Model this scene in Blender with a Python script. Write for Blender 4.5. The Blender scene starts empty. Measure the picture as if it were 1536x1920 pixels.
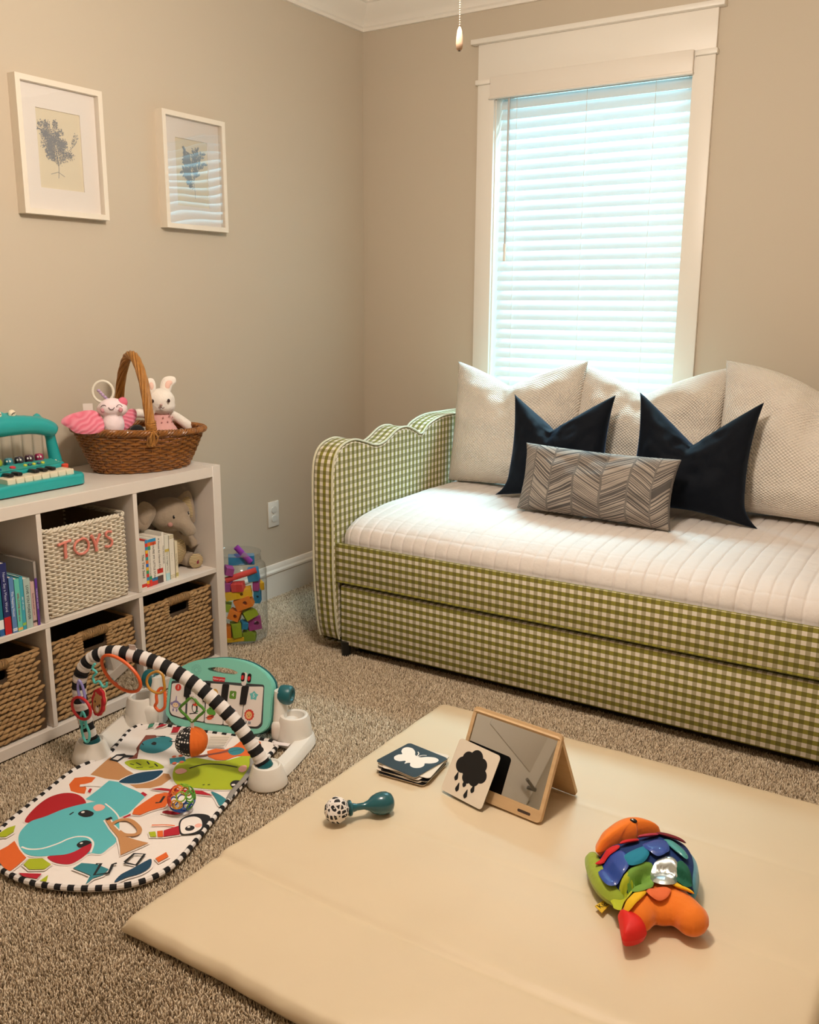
# nursery playroom corner
SKY = 2.7
DAY = 1150
LAMP = 82
EXPO = 0.1
CARP = ('#7c6b57', '#b8a48a', '#d8c5ab', '#efe1cc')
TILT = 64
TRANSL = .20
LCOL = (1, .885, .765)
ELEV = 61
PRINT=[('s','orange',0,[-229,-150,-235,-115,-210,-101,-181,-98,-177,-124,-191,-139,-172,-155,-159,-183,-178,-185,-203,-180]),('s','tan',0,[-204,-88,-206,-48,-208,5,-207,17,-166,-8,-123,-37,-91,-51,-107,-94,-153,-96]),('s','tan',0,[-78,-103,-53,-74,-37,-30,3,-27,21,-48,14,-88,-8,-110,-43,-120]),('s','brown',0,[-155,19,-148,45,-150,63,-165,84,-181,165,-154,176,-143,162,-153,139,-155,100,-151,76,-128,27]),('p','teal',0,[-156,87,-166,129,-149,156,-127,173,-95,162,-76,134,-77,96,-95,72,-124,68]),('s','teal',0,[-135,164,-133,178,-110,177,-91,167,-97,154,-117,156]),('l','black',5,[-150,169,-122,177]),('l','black',5,[-95,153,-72,154]),('p','black',0,[-137,120,-136,133,-126,131,-121,117,-129,115]),('l','black',3,[-165,116,-154,106]),('p','lime',0,[-150,-3,-138,18,-107,29,-68,25,-27,1,-50,-17,-86,-29,-119,-24]),('l','black',4,[-131,-6,-116,-9]),('l','black',4,[-118,5,-97,-4]),('l','black',4,[-93,21,-77,6]),('l','black',4,[-65,14,-48,1]),('l','black',3,[-102,-22,-86,-13]),('l','black',3,[-69,-10,-58,-3]),('p','navy',0,[-105,-105,-98,-70,-78,-42,-46,-25,-20,-18,-20,-59,-40,-87,-67,-100]),('s','black',0,[-202,0,-199,35,-180,45,-170,39,-147,42,-146,30,-168,26,-171,-5]),('s','white',0,[-194,6,-193,27,-175,29,-176,4]),('p','red',0,[-223,-343,-236,-309,-241,-262,-235,-222,-212,-197,-179,-192,-147,-206,-124,-230,-130,-256,-158,-273,-173,-301,-185,-324,-204,-344]),('s','aqua',0,[-139,-209,-136,-151,-136,-119,-135,-105,-106,-105,-87,-116,-43,-131,-7,-147,5,-159,7,-214,7,-243,-6,-265,-33,-249,-78,-222,-107,-213]),('l','white',13,[-195,-151,-168,-138,-138,-134]),('s','crimson',0,[-157,-172,-161,-156,-154,-156,-146,-177]),('s','crimson',0,[-16,-144,-14,-135,4,-144,4,-156]),('s','crimson',0,[2,-261,12,-241,19,-246,9,-263]),('p','aqua',0,[-197,-400,-206,-375,-208,-339,-189,-311,-164,-265,-130,-231,-102,-212,-77,-215,-41,-237,-6,-265,27,-312,47,-359,45,-390,40,-416,17,-420,3,-430,-41,-442,-70,-454,-95,-463,-121,-464,-152,-452,-179,-425]),('l','white',5,[-159,-441,-135,-444,-106,-433,-83,-405,-72,-383,-55,-367,-31,-363,-10,-375,3,-392,14,-419]),('l','white',4,[-77,-215,-41,-237,-6,-265,27,-312,47,-359]),('p','crimson',0,[-74,-459,-41,-442,-24,-421,-16,-394,-7,-384,7,-408,7,-437,-3,-468,-23,-476,-51,-473]),('p','black',0,[-37,-399,-36,-384,-25,-376,-8,-381,-14,-397,-23,-408]),('e','white',4,[-30,-390]),('p','black',0,[-115,-278,-115,-262,-102,-255,-80,-262,-77,-277,-93,-286]),('e','white',5,[-108,-267]),('p','pink',0,[-95,-241,-95,-227,-84,-222,-68,-229,-66,-245,-79,-253]),('l','black',4,[-134,-286,-131,-273]),('p','lime',0,[29,-52,8,-12,1,21,9,52,29,72,66,70,95,72,126,84,150,109,172,127,198,98,216,56,224,2,226,-41,207,-62,152,-77,97,-82,62,-81]),('s','orange',0,[46,117,62,140,92,142,106,165,112,205,140,226,170,215,188,181,184,143,175,122,143,113,121,83,94,76,65,86]),('p','teal',0,[103,133,104,156,124,166,146,155,147,130,129,115]),('l','brown',9,[18,75,50,91,77,111,103,139]),('l','black',1.5,[11,59,57,89,136,154]),('s','teal',0,[-37,48,0,68,16,46,-20,21]),('e','coral',7,[-30,62]),('e','coral',7,[-14,71]),('e','coral',7,[-10,27]),('e','coral',7,[7,38]),('l','black',5,[46,10,62,31,89,49,128,55,172,53]),('p','pink',0,[15,-16,16,-1,28,5,46,-4,44,-19,30,-27]),('p','pink',0,[178,46,178,62,191,68,202,47,199,31,187,32]),('p','black',0,[193,-39,193,-20,208,-14,219,-23,219,-45,210,-56]),('e','white',6,[203,-40]),('l','black',3,[124,-64,128,-60]),('l','black',3,[137,-60,142,-56]),('s','orange',0,[19,-244,12,-222,18,-186,28,-143,47,-127,75,-125,79,-164,84,-193,55,-220,41,-243]),('l','black',7,[50,-182,61,-177,55,-145]),('s','crimson',0,[0,-119,24,-107,54,-107,137,-92,176,-107,124,-111,70,-116,31,-118]),('p','teal',0,[162,-90,184,-95,219,-116,220,-135,215,-147,190,-119]),('p','crimson',0,[91,-220,98,-208,120,-207,136,-207,126,-220]),('p','black',0,[156,-254,153,-229,168,-206,196,-197,216,-203,226,-230,226,-266,218,-282,197,-292,179,-292]),('p','white',0,[162,-257,158,-232,178,-215,201,-223,218,-252,214,-274,200,-287,183,-289]),('e','black',13,[192,-265]),('e','white',4,[187,-261]),('e','pink',10,[207,-249]),('s','lime',0,[103,-307,117,-300,131,-319,117,-323]),('s','orange',0,[121,-298,133,-292,147,-315,134,-319]),('s','crimson',0,[135,-291,161,-264,181,-296,148,-315]),('l','orange',4,[95,-279,127,-269,152,-267]),('s','tan',0,[-32,-286,-27,-276,-1,-301,18,-314,56,-339,91,-345,126,-348,109,-376,89,-411,68,-379,42,-347,4,-318]),('l','tan',12,[-3,-302,4,-281,25,-271,55,-286,78,-307,77,-326,52,-333,30,-324]),('l','black',10,[-28,-287,-20,-274]),('s','orange',0,[-205,-487,-190,-450,-188,-428,-153,-456,-117,-479,-117,-511,-119,-535,-142,-526,-163,-512,-189,-507]),('s','lime',0,[-106,-504,-108,-481,-78,-472,-45,-487,-47,-508,-80,-518]),('s','crimson',0,[-95,-536,-42,-525,-41,-551,-76,-545]),('s','lime',0,[-29,-550,-25,-525,-13,-548]),('s','teal',0,[13,-487,20,-464,58,-459,95,-469,94,-492,79,-508,76,-533,67,-500]),('p','navy',0,[135,-510,133,-482,146,-455,158,-424,168,-408,182,-437,173,-466,151,-488]),('s','orange',0,[176,-403,187,-373,202,-388,191,-415]),('s','lime',0,[-246,-413,-241,-385,-229,-370,-215,-396,-220,-419,-233,-423]),('l','black',7,[55,-460,65,-454,75,-497,103,-482,93,-450,100,-444]),('l','black',7,[115,-436,118,-399,143,-394,148,-440,116,-438]),('s','green',0,[-195,201,-205,228,-191,234,-186,214]),('s','crimson',0,[-173,208,-170,238,-152,242,-159,224]),('s','crimson',0,[-112,193,-125,230,-102,234,-94,202]),('s','cream',0,[32,138,11,204,73,221,81,152]),('l','grey',2,[18,193,72,208]),('l','grey',2,[21,183,74,197]),('l','grey',2,[24,173,75,188]),('l','grey',2,[27,164,77,178]),('l','grey',2,[30,154,78,168]),('l','grey',2,[33,145,80,158])]
HANG={'mir':[-0.127,-0.02,0.295],'mirL':[-0.191,-0.02,0.313],'mirR':[-0.066,-0.02,0.265],'mirT':[-0.114,-0.02,0.34],'mirB':[-0.142,-0.02,0.248],'lion':[-0.205,-0.02,0.207],'lionT':[-0.22,-0.02,0.241],'lionB':[-0.186,-0.02,0.157],'teal1':[-0.215,-0.02,0.301],'teal2':[-0.211,-0.02,0.261],'teal3':[-0.178,-0.02,0.255],'teal0':[-0.203,-0.02,0.307],'ring':[-0.259,-0.02,0.193],'ringL':[-0.295,-0.02,0.174],'ringR':[-0.226,-0.02,0.182],'ringT':[-0.258,-0.02,0.206],'ringB':[-0.258,-0.02,0.146],'pur':[-0.259,-0.02,0.231],'purT':[-0.262,-0.02,0.256],'purB':[-0.25,-0.02,0.195],'tl2':[-0.257,-0.02,0.114],'tl2T':[-0.26,-0.02,0.162],'tl2B':[-0.25,-0.02,0.077],'yelT':[-0.036,-0.02,0.304],'yelB':[-0.014,-0.02,0.255],'orT':[-0.009,-0.02,0.263],'orB':[-0.017,-0.02,0.203],'grT':[0.084,-0.02,0.246],'grL':[0.044,-0.02,0.21],'grR':[0.118,-0.02,0.216],'grB':[0.081,-0.02,0.177],'ball':[0.077,-0.02,0.128],'ballL':[0.03,-0.02,0.122],'ballR':[0.13,-0.02,0.135],'ballT':[0.08,-0.02,0.168],'ballB':[0.073,-0.02,0.088],'tagw':[-0.115,-0.02,0.357]}
PAN={'outline':[[-0.165,0.052],[-0.153,0.036],[-0.132,0.02],[-0.086,0.011],[-0.004,0.01],[0.084,0.014],[0.141,0.021],[0.169,0.035],[0.182,0.058],[0.182,0.108],[0.18,0.164],[0.164,0.192],[0.133,0.214],[0.087,0.231],[0.027,0.237],[-0.024,0.232],[-0.083,0.219],[-0.126,0.198],[-0.153,0.173],[-0.166,0.144],[-0.166,0.103]],'hole':[[-0.039,0.197],[-0.034,0.202],[-0.006,0.206],[0.031,0.206],[0.058,0.199],[0.06,0.195],[0.048,0.19],[0.011,0.189],[-0.027,0.192]],'keys':[[[-0.151,0.142],[-0.107,0.145],[-0.095,0.05],[-0.101,0.042],[-0.144,0.051],[-0.149,0.061]],[[-0.097,0.11],[-0.042,0.15],[-0.032,0.044],[-0.04,0.036],[-0.09,0.044]],[[-0.03,0.148],[0.019,0.15],[0.024,0.04],[0.016,0.032],[-0.03,0.04]],[[0.04,0.149],[0.083,0.155],[0.091,0.048],[0.085,0.039],[0.03,0.037]],[[0.103,0.157],[0.15,0.164],[0.154,0.158],[0.154,0.055],[0.142,0.044],[0.093,0.043]]],'black':[[[-0.104,0.133],[-0.083,0.136],[-0.083,0.105],[-0.104,0.11]],[[-0.042,0.15],[-0.023,0.15],[-0.022,0.098],[-0.037,0.097]],[[0.018,0.15],[0.04,0.15],[0.039,0.1],[0.018,0.099]],[[0.083,0.155],[0.103,0.157],[0.099,0.105],[0.081,0.103]]],'badgeA':[-0.017,0.177],'badgeB':[0.02,0.164],'speak':[-0.077,0.191],'sw':[0.08,0.186],'sw2':[0.098,0.188],'n1':[-0.129,0.132],'n2':[-0.079,0.133],'n3':[-0.005,0.127],'n4':[0.055,0.129],'n5':[0.123,0.134],'lion':[0.115,0.075],'monkey':[-0.131,0.08],'frog':[-0.016,0.064],'bird':[-0.066,0.077],'eleph':[0.058,0.077],'knob':[0.21,0.139],'cupc':[0.26,0.082]}
FISH={'head':[2.04,-1.99,2.034,-1.967,2.037,-1.934,2.046,-1.9,2.064,-1.873,2.096,-1.853,2.123,-1.85,2.143,-1.853,2.14,-1.867,2.108,-1.902,2.106,-1.914,2.083,-1.946,2.077,-1.96,2.05,-2.0],'headc':[2.034,-1.975,2.139,-1.837,2.07,-1.85],'green':[2.014,-1.983,2.012,-1.962,2.023,-1.953,2.034,-1.964,2.06,-2.005,2.089,-2.037,2.117,-2.057,2.143,-2.078,2.143,-2.092,2.13,-2.097,2.1,-2.088,2.066,-2.062,2.034,-2.022],'blue':[2.041,-1.978,2.068,-1.935,2.1,-1.878,2.136,-1.838,2.187,-1.844,2.218,-1.867,2.241,-1.905,2.254,-1.946,2.259,-1.996,2.239,-1.999,2.204,-1.999,2.171,-2.02,2.146,-2.066,2.12,-2.073,2.078,-2.032],'tail':[2.148,-2.085,2.156,-2.051,2.168,-2.01,2.199,-1.98,2.235,-1.981,2.266,-2.003,2.299,-2.018,2.31,-2.037,2.31,-2.076,2.298,-2.099,2.275,-2.099,2.254,-2.1,2.234,-2.113,2.222,-2.142,2.217,-2.162,2.19,-2.146,2.157,-2.137,2.148,-2.125],'red':[2.146,-2.127,2.163,-2.118,2.187,-2.123,2.204,-2.137,2.215,-2.155,2.21,-2.175,2.197,-2.192,2.185,-2.2,2.177,-2.193,2.159,-2.158],'scales':[('red',[2.059,-2.026,2.066,-1.992,2.085,-1.978,2.089,-1.994,2.077,-2.012]),('red',[2.092,-1.975,2.099,-1.949,2.114,-1.936,2.118,-1.948,2.108,-1.965]),('pinkred',[2.117,-1.93,2.126,-1.91,2.143,-1.89,2.146,-1.905,2.133,-1.922]),('maroon',[2.142,-1.881,2.159,-1.87,2.198,-1.876,2.197,-1.887,2.177,-1.893,2.152,-1.89]),('blue',[2.073,-2.037,2.085,-2.004,2.105,-2.001,2.125,-2.028,2.128,-2.046,2.12,-2.066,2.107,-2.077,2.089,-2.064]),('tealp',[2.115,-2.013,2.126,-1.988,2.142,-1.966,2.155,-1.989,2.154,-2.015,2.142,-2.032,2.13,-2.031]),('blue',[2.14,-1.958,2.155,-1.924,2.172,-1.919,2.187,-1.951,2.185,-1.968,2.173,-1.98,2.156,-1.976]),('tealg',[2.171,-1.911,2.183,-1.905,2.216,-1.926,2.225,-1.941,2.22,-1.949,2.193,-1.936]),('lime',[2.121,-2.095,2.128,-2.085,2.129,-2.066,2.139,-2.049,2.153,-2.074,2.155,-2.096,2.147,-2.115,2.135,-2.116,2.128,-2.105]),('green',[2.139,-2.052,2.151,-2.028,2.168,-2.007,2.18,-2.028,2.186,-2.053,2.179,-2.079,2.167,-2.087,2.154,-2.074]),('silver',[2.179,-2.025,2.181,-1.989,2.203,-1.97,2.22,-1.993,2.224,-2.02,2.213,-2.034,2.197,-2.037]),('dkgreen',[2.22,-1.989,2.22,-1.964,2.236,-1.968,2.251,-1.992,2.252,-2.004,2.241,-2.009,2.226,-2.004]),('yellow',[2.16,-2.127,2.16,-2.109,2.167,-2.086,2.178,-2.069,2.184,-2.084,2.181,-2.113,2.175,-2.131,2.167,-2.134]),('coral',[2.184,-2.068,2.195,-2.052,2.213,-2.04,2.222,-2.046,2.222,-2.069,2.214,-2.081,2.198,-2.085]),('yellow',[2.216,-2.014,2.232,-2.011,2.262,-2.024,2.261,-2.031,2.245,-2.03,2.226,-2.024])],'eye':[2.092,-1.887],'tag':[2.084,-2.095,2.094,-2.062,2.11,-2.063,2.105,-2.109]}
import bpy, bmesh, math, random
import numpy as np
from mathutils import Vector, Matrix, Euler, noise
from mathutils.geometry import tessellate_polygon
PI = math.pi
SC = bpy.context.scene
COL = SC.collection
rnd = random.Random(7)

# ------------------------------------------------------------------ materials
def lin(h):
    h = h.lstrip('#')
    out = []
    for i in (0, 2, 4):
        c = int(h[i:i+2], 16) / 255
        out.append(c / 12.92 if c <= .04045 else ((c + .055) / 1.055) ** 2.4)
    return (*out, 1)
MATS = {}
def mat(name, hexc='#ffffff', rough=.55, bump=None, sheen=0, metal=0, coat=0, var=None, emit=None, trans=0, ior=None, coord='Object'):
    """bump=(scale,strength,dist,kind) var=(scale,amount)"""
    if name in MATS: return MATS[name]
    m = bpy.data.materials.new(name); m.use_nodes = True
    nt = m.node_tree; b = nt.nodes['Principled BSDF']
    c = lin(hexc)
    b.inputs['Base Color'].default_value = c
    b.inputs['Roughness'].default_value = rough
    b.inputs['Metallic'].default_value = metal
    if sheen: b.inputs['Sheen Weight'].default_value = sheen; b.inputs['Sheen Roughness'].default_value = .4
    if coat: b.inputs['Coat Weight'].default_value = coat; b.inputs['Coat Roughness'].default_value = .08
    if trans: b.inputs['Transmission Weight'].default_value = trans
    if ior: b.inputs['IOR'].default_value = ior
    if emit: b.inputs['Emission Color'].default_value = lin(emit[0]); b.inputs['Emission Strength'].default_value = emit[1]
    tc = None
    if bump or var:
        tc = nt.nodes.new('ShaderNodeTexCoord')
    if var:
        n = nt.nodes.new('ShaderNodeTexNoise'); n.inputs['Scale'].default_value = var[0]; n.inputs['Detail'].default_value = 4
        nt.links.new(tc.outputs[coord], n.inputs['Vector'])
        mr = nt.nodes.new('ShaderNodeMapRange'); mr.inputs[1].default_value = .3; mr.inputs[2].default_value = .7
        mr.inputs[3].default_value = 1 - var[1]; mr.inputs[4].default_value = 1 + var[1]
        nt.links.new(n.outputs['Fac'], mr.inputs[0])
        mx = nt.nodes.new('ShaderNodeVectorMath'); mx.operation = 'SCALE'
        mx.inputs[0].default_value = c[:3]; nt.links.new(mr.outputs[0], mx.inputs['Scale'])
        nt.links.new(mx.outputs[0], b.inputs['Base Color'])
    if bump:
        n = nt.nodes.new('ShaderNodeTexNoise'); n.inputs['Scale'].default_value = bump[0]; n.inputs['Detail'].default_value = 3
        nt.links.new(tc.outputs[coord], n.inputs['Vector'])
        bp = nt.nodes.new('ShaderNodeBump'); bp.inputs['Strength'].default_value = bump[1]; bp.inputs['Distance'].default_value = bump[2]
        nt.links.new(n.outputs['Fac'], bp.inputs['Height']); nt.links.new(bp.outputs[0], b.inputs['Normal'])
    MATS[name] = m
    return m
class NT:
    """small node-building helper"""
    def __init__(s, name, rough=.7):
        s.m = bpy.data.materials.new(name); s.m.use_nodes = True; s.t = s.m.node_tree
        s.b = s.t.nodes['Principled BSDF']; s.b.inputs['Roughness'].default_value = rough; MATS[name] = s.m
    def n(s, typ, **kw):
        x = s.t.nodes.new(typ)
        for k, v in kw.items(): setattr(x, k, v)
        return x
    def l(s, a, b): s.t.links.new(a, b)
    def math(s, op, a, b=None, c=None):
        x = s.n('ShaderNodeMath', operation=op)
        for i, v in enumerate((a, b, c)):
            if v is None: continue
            if isinstance(v, (int, float)): x.inputs[i].default_value = v
            else: s.l(v, x.inputs[i])
        return x.outputs[0]
    def uv(s):
        tc = s.n('ShaderNodeTexCoord'); sp = s.n('ShaderNodeSeparateXYZ'); s.l(tc.outputs['UV'], sp.inputs[0])
        return sp.outputs[0], sp.outputs[1]
    def mix(s, f, a, b):
        x = s.n('ShaderNodeMix', data_type='RGBA')
        if isinstance(f, (int, float)): x.inputs[0].default_value = f
        else: s.l(f, x.inputs[0])
        for i, v in ((6, a), (7, b)):
            if isinstance(v, (tuple, list)): x.inputs[i].default_value = v
            else: s.l(v, x.inputs[i])
        return x.outputs[2]
    def bump(s, h, st=.5, d=.002):
        x = s.n('ShaderNodeBump'); x.inputs['Strength'].default_value = st; x.inputs['Distance'].default_value = d
        s.l(h, x.inputs['Height']); s.l(x.outputs[0], s.b.inputs['Normal'])
    def noise(s, scale, coord='Object', detail=3):
        tc = s.n('ShaderNodeTexCoord'); x = s.n('ShaderNodeTexNoise'); x.inputs['Scale'].default_value = scale; x.inputs['Detail'].default_value = detail
        s.l(tc.outputs[coord], x.inputs['Vector']); return x.outputs['Fac']
    def col(s, c): s.l(c, s.b.inputs['Base Color'])

# ------------------------------------------------------------------ mesh builder
class MB:
    def __init__(s): s.v = []; s.f = []; s.mi = []; s.uv = []; s.M = Matrix.Identity(4); s.sm = []
    def add(s, vs, fs, m=0, uvs=None, smooth=True):
        b = len(s.v); s.v += [tuple(s.M @ Vector(v)) for v in vs]
        for i, f in enumerate(fs):
            s.f.append([b + k for k in f]); s.mi.append(m); s.sm.append(smooth)
            s.uv.append(uvs[i] if uvs else None)
    def box(s, x0, x1, y0, y1, z0, z1, m=0, r=0, seg=2):
        bm = bmesh.new(); bmesh.ops.create_cube(bm, size=1)
        for v in bm.verts: v.co = Vector(((x0+x1)/2 + v.co.x*(x1-x0), (y0+y1)/2 + v.co.y*(y1-y0), (z0+z1)/2 + v.co.z*(z1-z0)))
        if r: bmesh.ops.bevel(bm, geom=bm.edges[:], offset=r, segments=seg, profile=.5, affect='EDGES')
        s.bm(bm, m); return s
    def bm(s, bm, m=0):
        bm.verts.index_update()
        s.add([v.co[:] for v in bm.verts], [[v.index for v in f.verts] for f in bm.faces], m); bm.free()
    def tube(s, pts, r, n=8, m=0, closed=False, cap=True, flat=1.0, mats=None, up=None):
        pts = [Vector(p) for p in pts]; N = len(pts)
        R = r if isinstance(r, (list, tuple)) else [r]*N
        tg = []
        for i in range(N):
            a = pts[(i-1) % N] if closed or i > 0 else pts[i]
            b = pts[(i+1) % N] if closed or i < N-1 else pts[i]
            t = (b - a); tg.append(t.normalized() if t.length > 1e-9 else Vector((0, 0, 1)))
        u = Vector(up) if up else (Vector((0, 0, 1)) if abs(tg[0].z) < .9 else Vector((1, 0, 0)))
        u = (u - tg[0]*u.dot(tg[0])).normalized()
        vs = []; us = []; acc = 0
        for i in range(N):
            u = (u - tg[i]*u.dot(tg[i])); u = u.normalized() if u.length > 1e-6 else tg[i].orthogonal().normalized()
            w = tg[i].cross(u)
            if i: acc += (pts[i]-pts[i-1]).length
            us.append(acc)
            for k in range(n):
                a = 2*PI*k/n
                vs.append(pts[i] + u*math.cos(a)*R[i]*flat + w*math.sin(a)*R[i])
        rng = N if closed else N-1
        for i in range(rng):
            j = (i+1) % N
            fs = []; uvs = []
            for k in range(n):
                k2 = (k+1) % n
                fs.append((i*n+k, i*n+k2, j*n+k2, j*n+k))
                u1 = us[i]; u2 = us[j] if j else us[i] + (pts[0]-pts[i]).length
                uvs.append(((u1, k/n), (u1, (k+1)/n), (u2, (k+1)/n), (u2, k/n)))
            if i == 0: s.add(vs, [], m); base = len(s.v) - len(vs)
            for f, uvv in zip(fs, uvs):
                s.f.append([base+q for q in f]); s.mi.append(mats[i] if mats else m); s.sm.append(True); s.uv.append(uvv)
        if cap and not closed:
            s.f.append([base+k for k in range(n)][::-1]); s.mi.append(mats[0] if mats else m); s.sm.append(True); s.uv.append(None)
            s.f.append([base+(N-1)*n+k for k in range(n)]); s.mi.append(mats[-1] if mats else m); s.sm.append(True); s.uv.append(None)
        return s
    def lathe(s, prof, n=24, m=0, mats=None):
        vs = []; K = len(prof)
        for (r, z) in prof:
            for k in range(n):
                a = 2*PI*k/n; vs.append((r*math.cos(a), r*math.sin(a), z))
        s.add(vs, [], m); b = len(s.v)-len(vs)
        for i in range(K-1):
            for k in range(n):
                k2 = (k+1) % n
                s.f.append([b+i*n+k, b+i*n+k2, b+(i+1)*n+k2, b+(i+1)*n+k]); s.mi.append(mats[i] if mats else m); s.sm.append(True); s.uv.append(None)
        if prof[0][0] > 1e-5: s.f.append([b+k for k in range(n)][::-1]); s.mi.append(mats[0] if mats else m); s.sm.append(True); s.uv.append(None)
        if prof[-1][0] > 1e-5: s.f.append([b+(K-1)*n+k for k in range(n)]); s.mi.append(mats[-1] if mats else m); s.sm.append(True); s.uv.append(None)
        return s
    def ell(s, c, r, nu=16, nv=10, m=0, rot=None):
        R = rot.to_3x3() if rot else Matrix.Identity(3)
        vs = []
        for j in range(nv+1):
            t = PI*j/nv
            for i in range(nu):
                a = 2*PI*i/nu
                vs.append(Vector(c) + R @ Vector((r[0]*math.sin(t)*math.cos(a), r[1]*math.sin(t)*math.sin(a), -r[2]*math.cos(t))))
        fs = []
        for j in range(nv):
            for i in range(nu):
                i2 = (i+1) % nu
                f = (j*nu+i, j*nu+i2, (j+1)*nu+i2, (j+1)*nu+i)
                if j == 0: f = (i, (j+1)*nu+i2, (j+1)*nu+i)
                elif j == nv-1: f = (j*nu+i, j*nu+i2, (j+1)*nu+i)
                fs.append(f)
        s.add(vs, fs, m); return s
    def prism(s, poly, z0, z1, m=0, hole=None, smooth=False):
        loops = [[Vector((p[0], p[1], 0)) for p in poly]]
        if hole: loops.append([Vector((p[0], p[1], 0)) for p in hole])
        fl = [p for l in loops for p in l]; n = len(fl)
        tris = tessellate_polygon(loops)
        vs = [(p.x, p.y, z0) for p in fl] + [(p.x, p.y, z1) for p in fl]
        fs = []
        for t in tris:
            a, b, c = [fl[i] for i in t]
            if (b-a).cross(c-a).z < 0: t = t[::-1]
            fs.append([i+n for i in t]); fs.append(list(t)[::-1])
        o = 0
        for l in loops:
            k = len(l); area = sum(l[i].x*l[(i+1) % k].y - l[(i+1) % k].x*l[i].y for i in range(k))
            ccw = area > 0
            if l is not loops[0]: ccw = not ccw
            for i in range(k):
                q = [o+i, o+(i+1) % k, o+(i+1) % k+n, o+i+n]
                fs.append(q if ccw else q[::-1])
            o += k
        s.add(vs, fs, m, smooth=smooth); return s
    def flat(s, poly, z=0, m=0):
        pts = [Vector((p[0], p[1], 0)) for p in poly]
        fs = []
        for t in tessellate_polygon([pts]):
            a, b, c = [pts[i] for i in t]
            fs.append(list(t) if (b-a).cross(c-a).z > 0 else list(t)[::-1])
        s.add([(p.x, p.y, z) for p in pts], fs, m, smooth=False); return s
    def stroke(s, pts, w, z=0, m=0, closed=False):
        P = [Vector((p[0], p[1])) for p in pts]; N = len(P); L = []; Rr = []
        for i in range(N):
            a = P[i-1] if (i > 0 or closed) else P[i]; b = P[(i+1) % N] if (i < N-1 or closed) else P[i]
            t = (b-a); t = t.normalized() if t.length > 1e-9 else Vector((1, 0)); nrm = Vector((-t.y, t.x))*w/2
            L.append(P[i]+nrm); Rr.append(P[i]-nrm)
        vs = [(p.x, p.y, z) for p in L] + [(p.x, p.y, z) for p in Rr]
        fs = [(i, i+N, (i+1) % N+N, (i+1) % N) for i in range(N if closed else N-1)]
        s.add(vs, fs, m, smooth=False); return s
    def puff(s, poly, h, z=0, m=0, rings=6, both=True, c=None, top=None, p=.5):
        """inflated cushion over a star-shaped outline"""
        P = [Vector((q[0], q[1])) for q in poly]; n = len(P)
        if c is None: c = sum(P, Vector((0, 0)))/n
        c = Vector(c)
        for sgn in ((1, -1) if both else (1,)):
            vs = []
            for j in range(rings):
                t = 1 - j/rings
                hh = h*(1-t**2.2)**p*sgn
                for q in P: w = c+(q-c)*t; vs.append((w.x, w.y, z+hh))
            vs.append((c.x, c.y, z+h*sgn)); fs = []
            for j in range(rings-1):
                for i in range(n):
                    i2 = (i+1) % n; f = [j*n+i, j*n+i2, (j+1)*n+i2, (j+1)*n+i]; fs.append(f)
            for i in range(n): fs.append([(rings-1)*n+i, (rings-1)*n+(i+1) % n, rings*n])
            area = sum(P[i].x*P[(i+1) % n].y-P[(i+1) % n].x*P[i].y for i in range(n))
            if (area > 0) != (sgn > 0): fs = [f[::-1] for f in fs]
            s.add(vs, fs, m)
        return s
    def build(s, name, mats, parent=None, angle=40, loc=None, weld=False):
        me = bpy.data.meshes.new(name); me.from_pydata(s.v, [], s.f)
        if not isinstance(mats, (list, tuple)): mats = [mats]
        for m in mats: me.materials.append(m)
        me.polygons.foreach_set('material_index', s.mi)
        me.polygons.foreach_set('use_smooth', s.sm)
        if any(u for u in s.uv):
            ul = me.uv_layers.new(name='UVMap'); d = [0.0]*(2*len(me.loops)); k = 0
            for f, u in zip(s.f, s.uv):
                for q in range(len(f)):
                    if u: d[2*k] = u[q][0]; d[2*k+1] = u[q][1]
                    k += 1
            ul.data.foreach_set('uv', d)
        if weld:
            bm = bmesh.new(); bm.from_mesh(me); bmesh.ops.remove_doubles(bm, verts=bm.verts, dist=1e-5); bm.to_mesh(me); bm.free()
        me.update()
        if angle: me.set_sharp_from_angle(angle=math.radians(angle))
        o = bpy.data.objects.new(name, me); COL.objects.link(o)
        if loc: o.location = loc
        if parent: o.parent = parent
        return o
def boxuv(o, rot=False):
    """metric box-projected UVs"""
    me = o.data; ul = me.uv_layers.get('UVMap') or me.uv_layers.new(name='UVMap')
    for p in me.polygons:
        n = p.normal; ax = max(range(3), key=lambda i: abs(n[i]))
        for li in p.loop_indices:
            c = me.vertices[me.loops[li].vertex_index].co
            u, v = ((c.y, c.z), (c.x, c.z), (c.x, c.y))[ax]
            ul.data[li].uv = (v, u) if rot else (u, v)
    return o
def tag(o, label=None, cat=None, group=None, kind=None):
    if label: o['label'] = label
    if cat: o['category'] = cat
    if group: o['group'] = group
    if kind: o['kind'] = kind
    return o
def thing(name, label, cat, loc=(0, 0, 0), rz=0, group=None, rot=None):
    o = bpy.data.objects.new(name, None); COL.objects.link(o); o.location = loc; o.rotation_euler = rot or (0, 0, rz)
    o.empty_display_size = .05
    return tag(o, label, cat, group)
def spl(pts, k=6, closed=False):
    """Catmull-Rom"""
    P = [Vector(p) for p in pts]; N = len(P); out = []
    for i in range(N if closed else N-1):
        p0 = P[(i-1) % N] if closed or i > 0 else P[i]; p1 = P[i]; p2 = P[(i+1) % N]; p3 = P[(i+2) % N] if closed or i+2 < N else P[(i+1) % N]
        for j in range(k):
            t = j/k
            out.append(.5*((2*p1)+(p2-p0)*t+(2*p0-5*p1+4*p2-p3)*t*t+(3*p1-p0-3*p2+p3)*t**3))
    if not closed: out.append(P[-1])
    return out
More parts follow.
